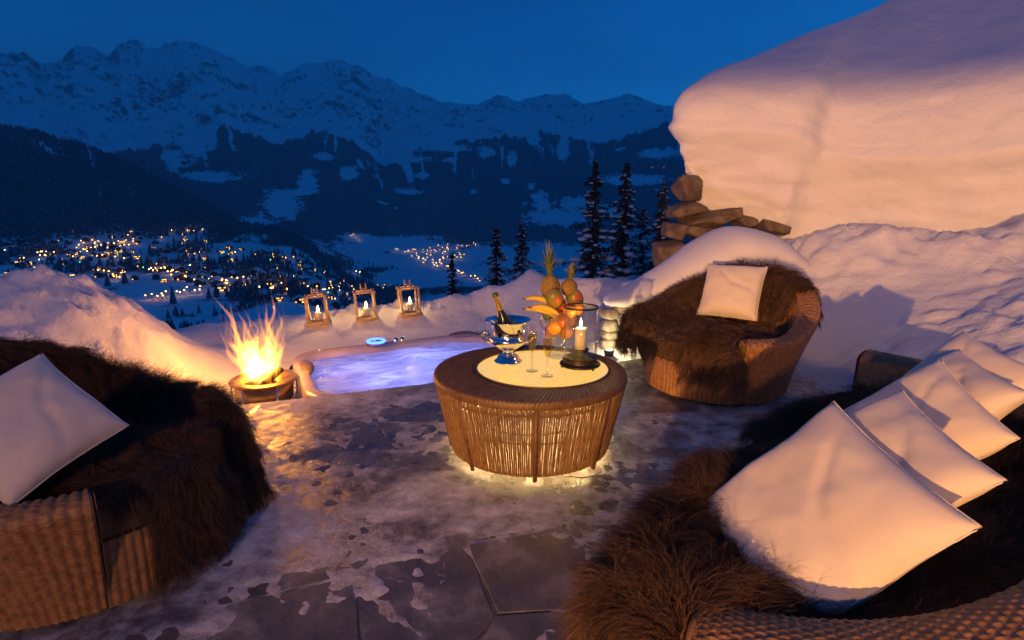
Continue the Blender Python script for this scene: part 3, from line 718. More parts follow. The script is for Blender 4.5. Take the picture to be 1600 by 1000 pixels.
for (u, v, r, m) in [(352,464,.042,'w'),(362,480,.045,'w'),(376,492,.05,'f'),(385,500,.042,'f'),(396,488,.032,'w'),(407,505,.045,'f'),(421,497,.038,'f'),(430,476,.045,'w'),(438,460,.040,'w'),(446,486,.042,'f'),(454,502,.032,'w'),(346,513,.036,'w'),(357,528,.05,'f'),(443,520,.05,'f'),(432,508,.05,'f'),(372,515,.055,'f'),(401,520,.05,'f'),(365,500,.035,'w'),(449,530,.035,'f'),(380,478,.022,'w'),(425,468,.02,'w'),(358,496,.02,'w'),(410,488,.02,'w')]:
    x = (u - 412) / S; z = (592 - v) / S * 1.06 + .03
    bx_ = max(-.13, min(.13, x * .45 + rf.uniform(-.03, .03)))
    tongue(bx_, rf.uniform(-.08, .08), x, rf.uniform(-.1, .1), z, r * .72, M['fire'] if m == 'f' else M['fire_wisp'], wig=.034)
    for _ in range(2): tongue(bx_ + rf.uniform(-.02, .02), rf.uniform(-.08, .08), x + rf.uniform(-.035, .035), rf.uniform(-.1, .1), z * rf.uniform(.72, 1.03), r * .34, M['fire_wisp'], wig=.04)
for _ in range(26):
    u = rf.uniform(360, 448); e_ = abs(u - 402) / 45; v = rf.uniform(500, 545) - 14 * e_; x = (u - 412) / S
    tongue(x * .6 + rf.uniform(-.03, .03), rf.uniform(-.1, .1), x + rf.uniform(-.03, .03), rf.uniform(-.12, .12), (592 - v) / S, rf.uniform(.018, .04), M['fire'], wig=.03)
for (u, v, r) in [(392,520,.07),(430,515,.055),(410,545,.09),(385,545,.065),(436,540,.05),(400,530,.075)]:
    x = (u - 412) / S; tongue(x * .35, rf.uniform(-.04, .04), x, rf.uniform(-.05, .05), (592 - v) / S, r, M['fire_core'], wig=.01)
point('fire_light', fire, (0, 0, .34), 31., (1., .36, .06), .13)
point('fire_light', fire, (-.08, 0, .56), 30., (1., .36, .06), .12)

# ------------------------------------------------------------------ candles and lanterns
def candle(name, loc, r, h, label, watts, flame_h=.05, group=None, fw=1.0):
    c = empty(name, loc); tag(c, label, 'candle', group)
    MB().lathe([(0, 0), (r, 0), (r, h - .004), (r * .93, h), (r * .3, h - .004), (0, h - .005)], 20).build('wax', M['wax'], c)
    wx_ = c.children[0]; MB().tube([(0, 0, h - .006), (.001, 0, h + .012)], .0013, 6).build('wick', M['char'], wx_)
    f = flame_h; MB().lathe([(0, h + .004), (.005 * fw, h + .01), (.0085 * fw, h + .004 + f * .32), (.006 * fw, h + f * .6), (.0022 * fw, h + f * .88), (0, h + f)], 12).build('flame', M['flame'], c)
    point('candle_light', c, (0, 0, h + f * .5), watts, (1., .52, .16), .018); return c
def lantern(loc, tilt, rz, label):
    t = empty('lantern', loc); t.rotation_euler = (0, tilt, rz); tag(t, label, 'lantern', 'wooden lanterns on the snow bank behind the hot tub')
    w = .105
    MB().box((0, 0, .012), (.25, .25, .024)).build('base', M['wood'], t)
    for sx in (-1, 1):
        for sy in (-1, 1): MB().box((sx*w, sy*w, .17), (.022, .022, .29)).build('post', M['wood'], t)
    for s in (-1, 1):
        MB().box((0, s*w, .322), (.255, .021, .014)).build('top_bar', M['wood'], t)
        MB().box((s*w, 0, .3215), (.019, .187, .013)).build('top_bar', M['wood'], t)
        MB().box((s*.03, 0, .375), (.014, .014, .09)).build('handle_upright', M['wood'], t)
    MB().box((0, 0, .3205), (.189, .03, .011)).build('cross_bar', M['wood'], t)
    MB().tube([(-.024, 0, .36), (.024, 0, .36)], .006, 8).build('handle_bar', M['wood'], t)
    MB().lathe([(.0, .026), (.058, .026), (.06, .03), (.062, .20), (.059, .20), (.058, .034)], 24).build('glass_cup', M['glass'], t)
    return t
lab3 = ['leftmost', 'middle', 'rightmost']
for i, (u, v) in enumerate([(498, 503), (573, 496), (641, 489)]):
    ys = np.linspace(5.9, 7.6, 200); P = np.array([PY(u, v, y) for y in ys]); g = snow_h(P[:, 0], P[:, 1]) - P[:, 2]
    k = int(np.argmax(g > -.015)); p = P[k].copy()
    lantern(p - np.array([0, 0, .012]), -.06, [.25, .32, .36][i], lab3[i] + ' of three wooden candle lanterns on the snow bank')
    candle('candle', p + np.array([0, 0, .028]),   .036, .085, 'glowing candle inside the ' + lab3[i] + ' wooden lantern', 11.0, .085, fw=1.9)
# small lamp under the tip of the snow cushion
gl = empty('ground_lamp', (.93, 5.32, .0)); tag(gl, 'small bright ground lamp by the low stone wall', 'lamp')
MB().lathe([(0, 0), (.045, 0), (.05, .05), (.04, .06), (0, .06)], 16).build('housing', M['iron'], gl)
MB().lathe([(0, .066), (.03, .064), (.034, .061)], 16).build('lens', m_emit('lamp_lens', (1, .8, .45), 12.), gl)
point('ground_light', gl, (0, .0, .12), 7., (1., .74, .36), .03)

# ------------------------------------------------------------------ wicker surfaces
def wicker(Pg, a=.036, b=.012, A1=.0065, A2=.0032, flip=1.0):
    """Pg[nu,nv,3]: ribs along v, weavers along u"""
    du = np.gradient(Pg, axis=0); dv = np.gradient(Pg, axis=1); n = np.cross(du, dv); n /= (np.linalg.norm(n, axis=2)[..., None] + 1e-9); n *= flip
    U = np.concatenate([np.zeros((1, Pg.shape[1])), np.cumsum(np.linalg.norm(np.diff(Pg, axis=0), axis=2), 0)]).mean(1)
    Vv = np.concatenate([np.zeros((Pg.shape[0], 1)), np.cumsum(np.linalg.norm(np.diff(Pg, axis=1), axis=2), 1)], 1).mean(0)
    rib = np.abs(np.cos(math.pi * U / a))[:, None] ** .8
    row = np.floor(Vv / b); f = (Vv / b) - row; bmp = np.sqrt(np.clip(1 - (2 * f - 1) ** 2, 0, 1))
    wv = .55 + .45 * np.cos(math.pi * U[:, None] / a + math.pi * row[None, :])
    d = A1 * rib + A2 * bmp[None, :] * wv
    d = d + .0012 * fbm(Pg[..., 0] * 14, Pg[..., 1] * 14, Pg[..., 2] * 14, 2)
    return Pg + n * d[..., None]
def spline(P, n):
    P = np.array(P, float); d = np.concatenate([[0], np.cumsum(np.linalg.norm(np.diff(P[:, :2], axis=0), axis=1))]); s = np.linspace(0, d[-1], n)
    B = np.stack([np.interp(s, d, P[:, i]) for i in range(P.shape[1])], 1); w = max(2, n // 16)
    for _ in range(2):
        Q = np.pad(B, ((w, w), (0, 0)), 'reflect', reflect_type='odd'); c = np.cumsum(np.vstack([np.zeros((1, B.shape[1])), Q]), 0)
        B = (c[2*w+1:] - c[:-2*w-1]) / (2*w+1)
    return B
def shell(parent, path, th, flare, center, nu=200, nv_o=60, mat=None, a=.036, b=.012, name='wicker_shell', panels=True, A1=.0065, A2=.0032):
    """path rows: x, y, height. Outer wall flares upward; the rim is rounded; two front panels close the ends"""
    pth = path; nu = len(pth)
    d = np.gradient(pth[:, :2], axis=0); d /= np.linalg.norm(d, axis=1)[:, None]; no = np.stack([d[:, 1], -d[:, 0]], 1)
    s = np.sign(((pth[:, :2] - np.array(center)) * no).sum()); no *= s
    H = pth[:, 2]; rr = .045
    zs = np.linspace(0, 1, nv_o)
    cols = []
    for t in zs: cols.append((flare * t ** 1.25, (H - rr) * t + .01))
    NR = max(9, int(math.pi * th / 2 / (b / 3.2)) | 1)
    for q in np.linspace(0, math.pi, NR + 2)[1:-1]:
        cols.append((flare - th/2 + th/2 * math.cos(q), H - rr + rr * math.sin(q) ** .8))
    for t in np.linspace(1, 0, 16): cols.append((flare * (.5 + .5 * t) - th * (1 + .15 * (1 - t)), (H - rr) * t + .15 * (1 - t)))
    Pg = np.stack([np.column_stack([pth[:, :2] + no * (c[0] if np.isscalar(c[0]) else c[0][:, None]), c[1] * np.ones(nu)]) for c in cols], 1)
    fl = 1.0
    du = Pg[nu//2+1, 10] - Pg[nu//2, 10]; dv = Pg[nu//2, 11] - Pg[nu//2, 10]; nn = np.cross(du, dv)
    if np.dot(nn[:2], no[nu//2]) < 0: fl = -1.0
    Q = wicker(Pg, a, b, A1, A2, flip=fl)
    Fq = grid_faces(nu, Pg.shape[1])
    if fl < 0: Fq = Fq[:, ::-1].copy()
    obj(name, Q.reshape(-1, 3), Fq, mat or M['wicker'], parent)
    if panels:
        for e in (0, nu - 1):
            o_ = Pg[e, :nv_o + NR // 2 + 1]; inn = Pg[e, nv_o + NR // 2:][::-1]
            m = 70; s1 = np.linspace(0, len(o_) - 1, m); s2 = np.linspace(0, len(inn) - 1, m)
            A = np.stack([np.interp(s1, np.arange(len(o_)), o_[:, k]) for k in range(3)], 1); B = np.stack([np.interp(s2, np.arange(len(inn)), inn[:, k]) for k in range(3)], 1)
            B[:, 2] = np.where(np.arange(m) < m * .3, np.interp(np.arange(m), [0, m * .3], [.01, B[int(m * .3), 2]]), B[:, 2])
            tt = np.linspace(0, 1, 26); G = A[None] * (1 - tt)[:, None, None] + B[None] * tt[:, None, None]
            fwd = (-d[0] if e == 0 else d[-1])
            G[..., :2] += fwd * .012
            nn = np.cross(G[13, 20] - G[12, 20], G[12, 21] - G[12, 20]); f2 = 1. if np.dot(nn[:2], fwd) > 0 else -1.
            G2 = wicker(G, .03, .012, .004, .003, flip=f2)
            Fp = grid_faces(26, m); Fp = Fp if f2 > 0 else Fp[:, ::-1].copy()
            fp_ = obj('front_panel', G2.reshape(-1, 3), Fp, mat or M['wicker'], parent)
            edge = MB(); edge.tube([tuple(p) for p in A[::3]] , .009, 6); edge.build('braided_edge', mat or M['wicker'], fp_)
    return Pg

# ------------------------------------------------------------------ fur
def fur(parent, V, Fq, n, length, rad, clump=.9, seed=0, seg=9):
    """strands growing from a pelt: they follow the nap, sag and gather into locks"""
    g = np.random.default_rng(seed); T = np.concatenate([Fq[:, [0, 1, 2]], Fq[:, [0, 2, 3]]])
    a, b, c = V[T[:, 0]], V[T[:, 1]], V[T[:, 2]]; cr = np.cross(b - a, c - a); ar = np.linalg.norm(cr, axis=1)
    idx = g.choice(len(T), n, p=ar / ar.sum()); r1 = np.sqrt(g.random(n)); r2 = g.random(n)
    p = a[idx] * (1 - r1)[:, None] + b[idx] * (r1 * (1 - r2))[:, None] + c[idx] * (r1 * r2)[:, None]
    nn = cr[idx] / (ar[idx][:, None] + 1e-12)
    down = np.array([0, 0, -1.]); tang = down - (nn @ down)[:, None] * nn
    sw = np.stack([fbm(p[:, 0]*3 + 5, p[:, 1]*3, p[:, 2]*3, 2), fbm(p[:, 0]*3, p[:, 1]*3 + 9, p[:, 2]*3, 2), fbm(p[:, 0]*3, p[:, 1]*3, p[:, 2]*3 + 4, 2) * .4], 1)
    d0 = nn * .15 + tang * .55 + sw * 1.5 + g.normal(size=(n, 3)) * .14; d0 /= np.linalg.norm(d0, axis=1)[:, None]
    L = length * (.65 + .6 * g.random(n)) * (1 + .35 * fbm(p[:, 0]*5, p[:, 1]*5, p[:, 2]*5, 2))
    # locks
    cell = .045; key = np.floor(p / cell).astype(int); kk = (key[:, 0] * 73856093) ^ (key[:, 1] * 19349663) ^ (key[:, 2] * 83492791)
    hr = np.stack([((kk * m_) % 1009) / 1009. - .5 for m_ in (31, 57, 91)], 1)
    cen = (key + .5) * cell + hr * cell * .8
    t = np.linspace(0, 1, seg)
    pts = np.zeros((n, seg, 3)); pts[:, 0] = p - nn * .002; dcur = d0 + hr * .7; dcur /= np.linalg.norm(dcur, axis=1)[:, None]
    step = (L / (seg - 1))[:, None]
    for i in range(1, seg):
        dcur = dcur + np.array([0, 0, -.36]) * (i / seg) + g.normal(size=(n, 3)) * .07 + hr * .85 * np.sin(i * 1.0 + hr[:, :1] * 9)
        into = np.minimum(0, (dcur * nn).sum(1)); dcur = dcur - nn * (into * .85 - .03)[:, None]
        dcur /= np.linalg.norm(dcur, axis=1)[:, None]; pts[:, i] = pts[:, i-1] + dcur * step
        off = (cen - p) - ((cen - p) * nn).sum(1)[:, None] * nn
        pts[:, i] += off * clump / seg
    cv = bpy.data.hair_curves.new('fur'); cv.add_curves([seg] * n)
    cv.points.foreach_set('position', pts.astype(np.float32).ravel())
    R = np.tile(rad * (1 - t ** 1.6 * .88), (n, 1)).astype(np.float32)
    at = cv.attributes.get('radius') or cv.attributes.new('radius', 'FLOAT', 'POINT'); at.data.foreach_set('value', R.ravel())
    o = link('fur', cv, M['fur'], parent); o['kind'] = 'stuff'; return o
def drape(T, step, k=5., it=16):
    z = T.copy()
    for _ in range(it):
        P = np.pad(z, 1, 'edge')
        for dx in (0, 1, 2):
            for dy in (0, 1, 2):
                if dx == 1 and dy == 1: continue
                z = np.maximum(z, P[dx:dx+z.shape[0], dy:dy+z.shape[1]] - k * step * math.hypot(dx-1, dy-1))
    for _ in range(3):
        P = np.pad(z, 1, 'edge'); z = (P[:-2,1:-1] + P[2:,1:-1] + P[1:-1,:-2] + P[1:-1,2:] + 2*P[1:-1,1:-1]) / 6
    return z
def throw(name, label, parent_xf, X, Y, T, keepz, n, length, rad, seed):
    step = X[1, 0] - X[0, 0]; Z = drape(T, step); Z = Z + .012 * fbm(X * 7, Y * 7, seed, 3)
    Fq = grid_faces(*X.shape)[:, ::-1]; kp = keepz(X, Y, Z); Fq = Fq[kp.ravel()[Fq].all(1)]
    V = np.stack([X, Y, Z], -1).reshape(-1, 3); used, inv = np.unique(Fq, return_inverse=True); V = V[used]; Fq = inv.reshape(-1, 4)
    # fabric direction: up
    o = empty(name, parent_xf.location, parent_xf.rotation_euler[2]); o.scale = parent_xf.scale; tag(o, label, 'fur throw')
    nz = np.cross(V[Fq[0, 1]] - V[Fq[0, 0]], V[Fq[0, 2]] - V[Fq[0, 0]])[2]
    if nz < 0: Fq = Fq[:, ::-1].copy()
    obj('pelt', V, Fq, M['pelt'], o); fur(o, V, Fq, n, length, rad, seed=int(seed)); return o

# ------------------------------------------------------------------ armchairs
RB, FL_, TH_, P0 = .52, .17, .13, math.radians(50)
def chair_height(phi):
    q = np.abs(phi); return .50 + .35 * sstep(math.radians(70), math.radians(165), q)
def armchair(loc, rz, label, nu, nv):
    t = empty('wicker_armchair', loc, rz); tag(t, label, 'armchair', 'round wicker armchairs')
    ph = np.linspace(P0, 2 * math.pi - P0, nu); w = np.where(ph > math.pi, ph - 2 * math.pi, ph)
    path = np.column_stack([RB * np.cos(ph), RB * np.sin(ph), chair_height(w)])
    shell(t, path, TH_, FL_, (0, 0), nu, nv, b=.7 / nv * 3.2, A1=.010, A2=.0036)
    q = np.linspace(-P0 * .985, P0 * .985, 150); zz = np.linspace(.01, .27, 40)
    G = np.stack([np.column_stack([(RB + .01) * np.cos(q), (RB + .01) * np.sin(q), np.full_like(q, z)]) for z in zz], 1)
    G = wicker(G, .034, .014, .008, .002); obj('seat_base', G.reshape(-1, 3), grid_faces(150, 40), M['wicker'], t)
    MB().lathe([(0, .2), (RB*.95, .26), (RB*.985, .275), (RB*.995, .34), (RB*.97, .395), (RB*.85, .42), (0, .425)], 48).build('seat_cushion', M['tan_fabric'], t)
    return t
xs = np.arange(-1.05, 1.051, .0165); CX, CY = np.meshgrid(xs, xs, indexing='ij'); CR = np.hypot(CX, CY); CP = np.arctan2(CY, CX); CD = np.degrees(CP)
def chair_top(bare_lo, bare_hi):
    T = np.zeros_like(CX); T[CR < RB * 1.0] = .44
    Hh = chair_height(CP); Ro = RB + FL_ + .01; wall = (CR < Ro) & (CR > Ro - TH_ - .03) & (np.abs(CD) > 42) & ~((CD > bare_lo) & (CD < bare_hi))
    slope = (CR >= RB * .92) & (CR < Ro - TH_ - .03) & (np.abs(CD) > 50) & ~((CD > bare_lo) & (CD < bare_hi))
    T = np.where(slope, np.maximum(T, .44 + (Hh - .44) * .6), T)
    return np.where(wall, Hh + .012, T)
cr_loc = (1.62, 4.42, .03); cr_rz = math.atan2(-.60, -.80)
chR = armchair(cr_loc, cr_rz, 'round wicker armchair with one cushion in front of the snow cushion', 300, 130)
def keepR(X, Y, Z):
    wig = .05 * fbm(X * 4, Y * 4, 1.7, 3); front = np.abs(CD) < 60
    hem = np.where(CD < -35, .22, np.where(CD < 10, .30, .17)) + wig
    hem = np.where(np.abs(CD) > 120, .52 + wig, hem); hem = np.where((CD < -60) & (CD > -120), .34 + wig, hem)
    k = Z > hem
    k &= ~((CD > 48) & (CD < 132) & (CR > RB * .97))
    return k
throw('sheepskin_throw', 'dark brown fur throw over the right armchair behind the table', chR, CX, CY, chair_top(44, 132), keepR, 42000, .105, .0015, 3)
cl_loc = (-1.77, 2.18, .03); cl_rz = math.radians(0)
chL = armchair(cl_loc, cl_rz, 'round wicker armchair at the left edge beside the fire', 420, 200); chL.scale = (.9, .9, 1.0)
def keepL(X, Y, Z):
    wig = .05 * fbm(X * 4, Y * 4, 4.7, 3)
    hem = np.where((CD > -31) & (CD < 120), .03 + wig * .5, np.where(np.abs(CD) > 120, .5 + wig, .34 + wig))
    k = Z > hem
    k &= ~((CD < -44) & (CD > -132) & (CR > RB * .93))
    return k
throw('sheepskin_throw', 'dark brown fur throw hanging over the left armchair near the fire', chL, CX, CY, chair_top(-132, -40), keepL, 110000, .11, .0007, 5)

# ------------------------------------------------------------------ sofa
SO = (.20, 1.36, .03); S_RZ = math.atan2(.69, .72)
sofa = empty('wicker_sofa', SO, S_RZ); tag(sofa, 'long wicker sofa with curved back and five cushions in the right foreground', 'sofa')
sp0 = spline([(.07,-.28,.49),(.10,-.42,.50),(.19,-.62,.54),(.40,-.84,.60),(.75,-.97,.66),(1.25,-1.0,.68),(1.8,-.98,.66),(2.15,-.86,.62),(2.36,-.62,.60),(2.45,-.35,.62),(2.47,.04,.62)], 3000)
sp = np.concatenate([sp0[:1200:2], sp0[1200::12]])
shell(sofa, sp, .21, .13, (1.25, -.2), len(sp), 70, a=.024, b=.0105, A1=.0022, A2=.0036)
q = np.linspace(.05, 2.4, 260); zz = np.linspace(.01, .27, 34)
G = np.stack([np.column_stack([q, -.05 + .18 * np.sin((q - .05) / 2.35 * math.pi), np.full_like(q, z)]) for z in zz], 1)
G = wicker(G, .034, .014, .008, .002, flip=-1.); obj('seat_base', G.reshape(-1, 3), grid_faces(260, 34)[:, ::-1].copy(), M['wicker'], sofa)
SXg, SYg = np.meshgrid(np.arange(-.35, 2.8, .02), np.arange(-1.35, .42, .02), indexing='ij')
def in_poly(x, y, P):
    c = np.zeros(x.shape, bool); j = len(P) - 1
    for i in range(len(P)):
        xi, yi = P[i][:2]; xj, yj = P[j][:2]
        c ^= ((yi > y) != (yj > y)) & (x < (xj - xi) * (y - yi) / (yj - yi + 1e-12) + xi); j = i
    return c
spq = sp0[::7]
seat_poly = [tuple(p[:2]) for p in spq[::6]] + [(2.4, .02), (1.9, .12), (1.2, .17), (.6, .12), (.1, .0)]
inside = in_poly(SXg, SYg, seat_poly)
dmin = np.full(SXg.shape, 9.); hnear = np.zeros(SXg.shape); tpos = np.zeros(SXg.shape)
for i in range(0, len(spq), 4):
    d = np.hypot(SXg - spq[i, 0], SYg - spq[i, 1]); m = d < dmin; dmin = np.where(m, d, dmin); hnear = np.where(m, spq[i, 2], hnear); tpos = np.where(m, i / len(spq), tpos)
mb = MB()
cushP = [tuple(p[:2]) for p in spq[::12]]
cxs = sum(p[0] for p in cushP) / len(cushP); cys = sum(p[1] for p in cushP) / len(cushP)
K = len(cushP) + 5; outl = [(cxs + (x - cxs) * .95, cys + (y - cys) * .88) for x, y in cushP] + [(2.36, -.03), (1.9, .08), (1.2, .13), (.6, .08), (.12, -.03)]
V = []; 
for sc_, z in ((.97, .2), (1.0, .27), (1.0, .36), (.985, .40), (.95, .42), (.5, .425)): V += [(cxs + (x - cxs) * sc_, cys + (y - cys) * sc_, z) for x, y in outl]
Fc = [[i*K+j, i*K+(j+1) % K, (i+1)*K+(j+1) % K, (i+1)*K+j] for i in range(5) for j in range(K)] + [[5*K+j for j in range(K)]]
obj('seat_cushion', V, Fc, M['tan_fabric'], sofa)
T = np.where(inside, .445, 0.)
arm_front = (SXg > -.04) & (SXg < .3) & (SYg > -.34) & (SYg < -.02); T = np.where(arm_front, .45, T)
backw = inside & (dmin < .16) & (tpos > .16) & (tpos < .93); T = np.where(backw, np.maximum(T, .445 + (hnear - .47) * (1 - dmin / .16)), T)
def keepS(X, Y, Z):
    wig = .05 * fbm(X * 4, Y * 4, 8.7, 3); front = Y > -.12
    k = np.where(front, Z > .05 + wig * .6 + .17 * sstep(1.0, 1.4, X), inside & (dmin > .05))
    k |= (X < .22) & (Y > -.40) & (Z > .08 + wig)
    k &= ~((tpos > .06) & ~inside & (Y < -.36)); k &= ~((X > 2.35) & (Y > -.6))
    k &= ~((X > 1.0) & (X < 1.4) & (Y > .06 + wig))
    return k
throw('sheepskin_throw', 'long dark brown fur throw spread over the wicker sofa', sofa, SXg, SYg, T, keepS, 250000, .135, .00055, 8)

# ------------------------------------------------------------------ cushions
def pillow_mesh(seed, size=.5, thick=.085, n=40):
    u = np.linspace(-1, 1, n); U, W = np.meshgrid(u, u, indexing='ij')
    prof = np.clip((1 - np.abs(U) ** 3.) * (1 - np.abs(W) ** 3.), 0, 1) ** .5
    X = U * (1 - .06 * (1 - W ** 2) * np.abs(U) ** 3); Y = W * (1 - .06 * (1 - U ** 2) * np.abs(W) ** 3)
    rad_ = np.arctan2(W, U); edge = np.maximum(np.abs(U), np.abs(W))
    wr = .02 * edge ** 3 * np.sin(rad_ * 17 + 3 * fbm(U * 2, W * 2, seed, 2)) * fbm(U * 1.5 + seed, W * 1.5, 0, 2) + .16 * fbm(U * 1.3 + seed, W * 1.3, seed, 4)
    cr = .12 * np.exp(-((U * .6 + W * .8 - .35 + .15 * np.sin(3 * U + seed)) / .08) ** 2) * (1 - edge ** 4)
    h = size / 2; top = np.stack([X * h, Y * h, thick * prof * (1 + wr - cr)], -1); bot = np.stack([X * h, Y * h, -thick * prof * (1 - wr)], -1)
    droop = .02 * fbm(U + seed, W, 2., 2)
    top[..., 2] += droop; bot[..., 2] += droop - .0005
    V = np.concatenate([top.reshape(-1, 3), bot.reshape(-1, 3)]); f = grid_faces(n, n)
    Fq = np.concatenate([f, f[:, ::-1] + n * n])
    b = [i * n for i in range(n)] + [(n-1) * n + j for j in range(1, n)] + [i * n + n - 1 for i in range(n-2, -1, -1)] + [j for j in range(n-2, 0, -1)]
    b = np.array(b); b2 = np.roll(b, -1); Fq = np.concatenate([Fq, np.stack([b, b + n*n, b2 + n*n, b2], 1)])
    return V, Fq, [tuple(top.reshape(-1, 3)[i]) for i in b]
def pillow(label, center, X, Yv, seed, size=.5, thick=.085, group=None):
    X = Vector(X).normalized(); Yv = Vector(Yv); Yv = (Yv - X * Yv.dot(X)).normalized(); Z = X.cross(Yv)
    V, Fq, rim = pillow_mesh(seed, size, thick)
    o = empty('throw_cushion', center); frame(o, X, Yv, Z, center)
    c = obj('cover', V, Fq, M['fabric'], o)
    mb = MB(); mb.tube(rim + [rim[0]], .0028, 5, cap=False); s_ = mb.build('piped_seam', M['fabric'], c)
    tag(o, label, 'cushion', group); return o
cs = [(.8625,1.495,.605),(1.09,1.62,.675),(1.484,2.01,.655),(1.69,2.16,.68),(1.84,2.27,.71)]
lbs = ['large cream cushion nearest the viewer on the wicker sofa', 'second cream cushion on the sofa, just behind the nearest one', 'middle of the five cream cushions in a row on the sofa', 'fourth cream cushion along the sofa, before the farthest one', 'farthest cream cushion of the row on the sofa']
for i, c in enumerate(cs):
    ax = [(.05,-.5,-.095),(-.047,-.523,-.08),(-.056,-.473,-.14),(-.09,-.48,-.04),(.0,-.48,-.06)][i]; ay = [(.374,-.08,.35),(.75,.1,.65),(.70,.12,.70),(.68,.12,.72),(.65,.1,.75)][i]
    pillow(lbs[i], c, ax, ay, i * 3.3 + 1, [.56, .49, .47, .46, .46][i], [.085, .085, .08, .08, .08][i], 'cream cushions in a row on the sofa')
pillow('cream cushion leaning in the left armchair on dark fur', PH(42, 664, .72), (0.766, -0.122, -0.627), (0.404, 0.849, 0.323), 21., .42, .09)
pillow('cream cushion standing in the right armchair on dark fur', PH(1143, 455, .73), (.80, -.58, .02), (.42, .34, .82), 33., .48, .10)

# ------------------------------------------------------------------ glowing round table
TC = PH(828, 578, .50); TR, TB, TZ = .55, .462, .50
table = empty('round_table', (TC[0], TC[1], .035)); tag(table, 'round wicker coffee table glowing from inside', 'table')
hx, hy, hr_ = .075, .045, .392       # opening of the glass top, a little off centre
nr, na = 30, 720
G = np.zeros((na, nr, 3)); q = np.linspace(0, 2 * math.pi, na, endpoint=False)
for j in range(nr):
    t = j / (nr - 1)
    if t < .62:
        s = t / .62; xo, yo = TR * np.cos(q), TR * np.sin(q); xi, yi = hx + hr_ * np.cos(q), hy + hr_ * np.sin(q)
        x = xi + (xo - xi) * s; y = yi + (yo - yi) * s; z = TZ - .035 + .004 * math.sin(s * math.pi) + np.zeros(na)
    else:
        s = (t - .62) / .38; a = s * math.pi * .8
        x = (TR + .012 * math.sin(a)) * np.cos(q); y = (TR + .012 * math.sin(a)) * np.sin(q); z = TZ - .035 - .026 * (1 - math.cos(a)) + np.zeros(na)
    G[:, j] = np.column_stack([x, y, z])
rib = .008 * np.abs(np.cos(q * 72))[:, None] * np.ones(nr)[None]; G[..., 2] += rib * (np.arange(nr) > 1); 
obj('woven_rim', G.reshape(-1, 3), grid_faces(na, nr, True)[:, ::-1].copy(), M['wicker_rim'], table)
mb = MB(); z0, z1 = .022, TZ - .085
r9 = random.Random(5)
NRD = 270
for k in range(NRD):
    a = 2 * math.pi * k / NRD + r9.uniform(-.004, .004); pts = []
    for i in range(7):
        t = i / 6; R = TB + (TR - TB) * t + r9.uniform(-.003, .003); aa = a + r9.uniform(-.0035, .0035); pts.append((R * math.cos(aa), R * math.sin(aa), z0 + (z1 - z0) * t))
    mb.tube(pts, .0052, 5, cap=False)
o = mb.build('wicker_rods', M['wicker_rod'], table); o['kind'] = 'stuff'
for z, R in ((.028, TB + .002), (z1 - .03, TR - .006), (.22, TB + (TR-TB) * .45)):
    mb = MB(); mb.tube([((R - .008) * math.cos(a), (R - .008) * math.sin(a), z) for a in np.linspace(0, 2*math.pi, 73)], .008 if z != .22 else .005, 6, cap=False); mb.build('hoop', M['wicker_dark'], table)
for k in range(8):
    a = 2 * math.pi * k / 8 - math.pi / 2 + .03; mb = MB(); mb.tube([((TB + .004) * math.cos(a), (TB + .004) * math.sin(a), .0), ((TR + .002) * math.cos(a), (TR + .002) * math.sin(a), z1 + .01)], .012, 8); mb.build('post', M['wicker_dark'], table)
def m_glow_top():
    n = NT('lit_frosted_glass'); p = n.pr((.25, .2, .12), .10)
    br = n.new('ShaderNodeTexBrick'); br.inputs['Scale'].default_value = 26.; br.inputs['Mortar Size'].default_value = .045; br.inputs['Mortar Smooth'].default_value = .6
    br.inputs['Color1'].default_value = (1, .60, .15, 1); br.inputs['Color2'].default_value = (.88, .50, .11, 1); br.inputs['Mortar'].default_value = (.45, .25, .05, 1); n.ln(n.coord(), br.inputs['Vector'])
    n.ln(br.outputs['Color'], p.inputs['Emission Color']); p.inputs['Emission Strength'].default_value = 1.2
    return n.m
mb = MB(); mb.lathe([(0, TZ - .034), (hr_ * .985, TZ - .034)], 72, (hx, hy, 0)); mb.build('glass_top', m_glow_top(), table)
mb = MB(); mb.tube([(hx + hr_ * math.cos(a), hy + hr_ * math.sin(a), TZ - .030) for a in np.linspace(0, 2*math.pi, 73)], .007, 6, cap=False); mb.build('glass_trim', M['wicker_dark'], table)
mb = MB(); mb.tube([(.33 * math.cos(a), .33 * math.sin(a), .2) for a in np.linspace(0, 2*math.pi, 43)], .004, 5, cap=False); mb.build('light_string', M['iron'], table)
for k in range(14):
    a = k * 2 * math.pi / 14 + .1; point('table_light', table, (.33 * math.cos(a), .33 * math.sin(a), .2 + .05 * (k % 3)), 1.5, (1., .66, .26), .012)
for k in range(6):
    a = k * math.pi / 3 + .5; point('table_light', table, (.36 * math.cos(a), .36 * math.sin(a), .05), .45, (1., .68, .28), .02)
ZT = table.location[2] + TZ - .034

def onto(u, v): p = PH(u, v, ZT); return (p[0], p[1], ZT + .001)
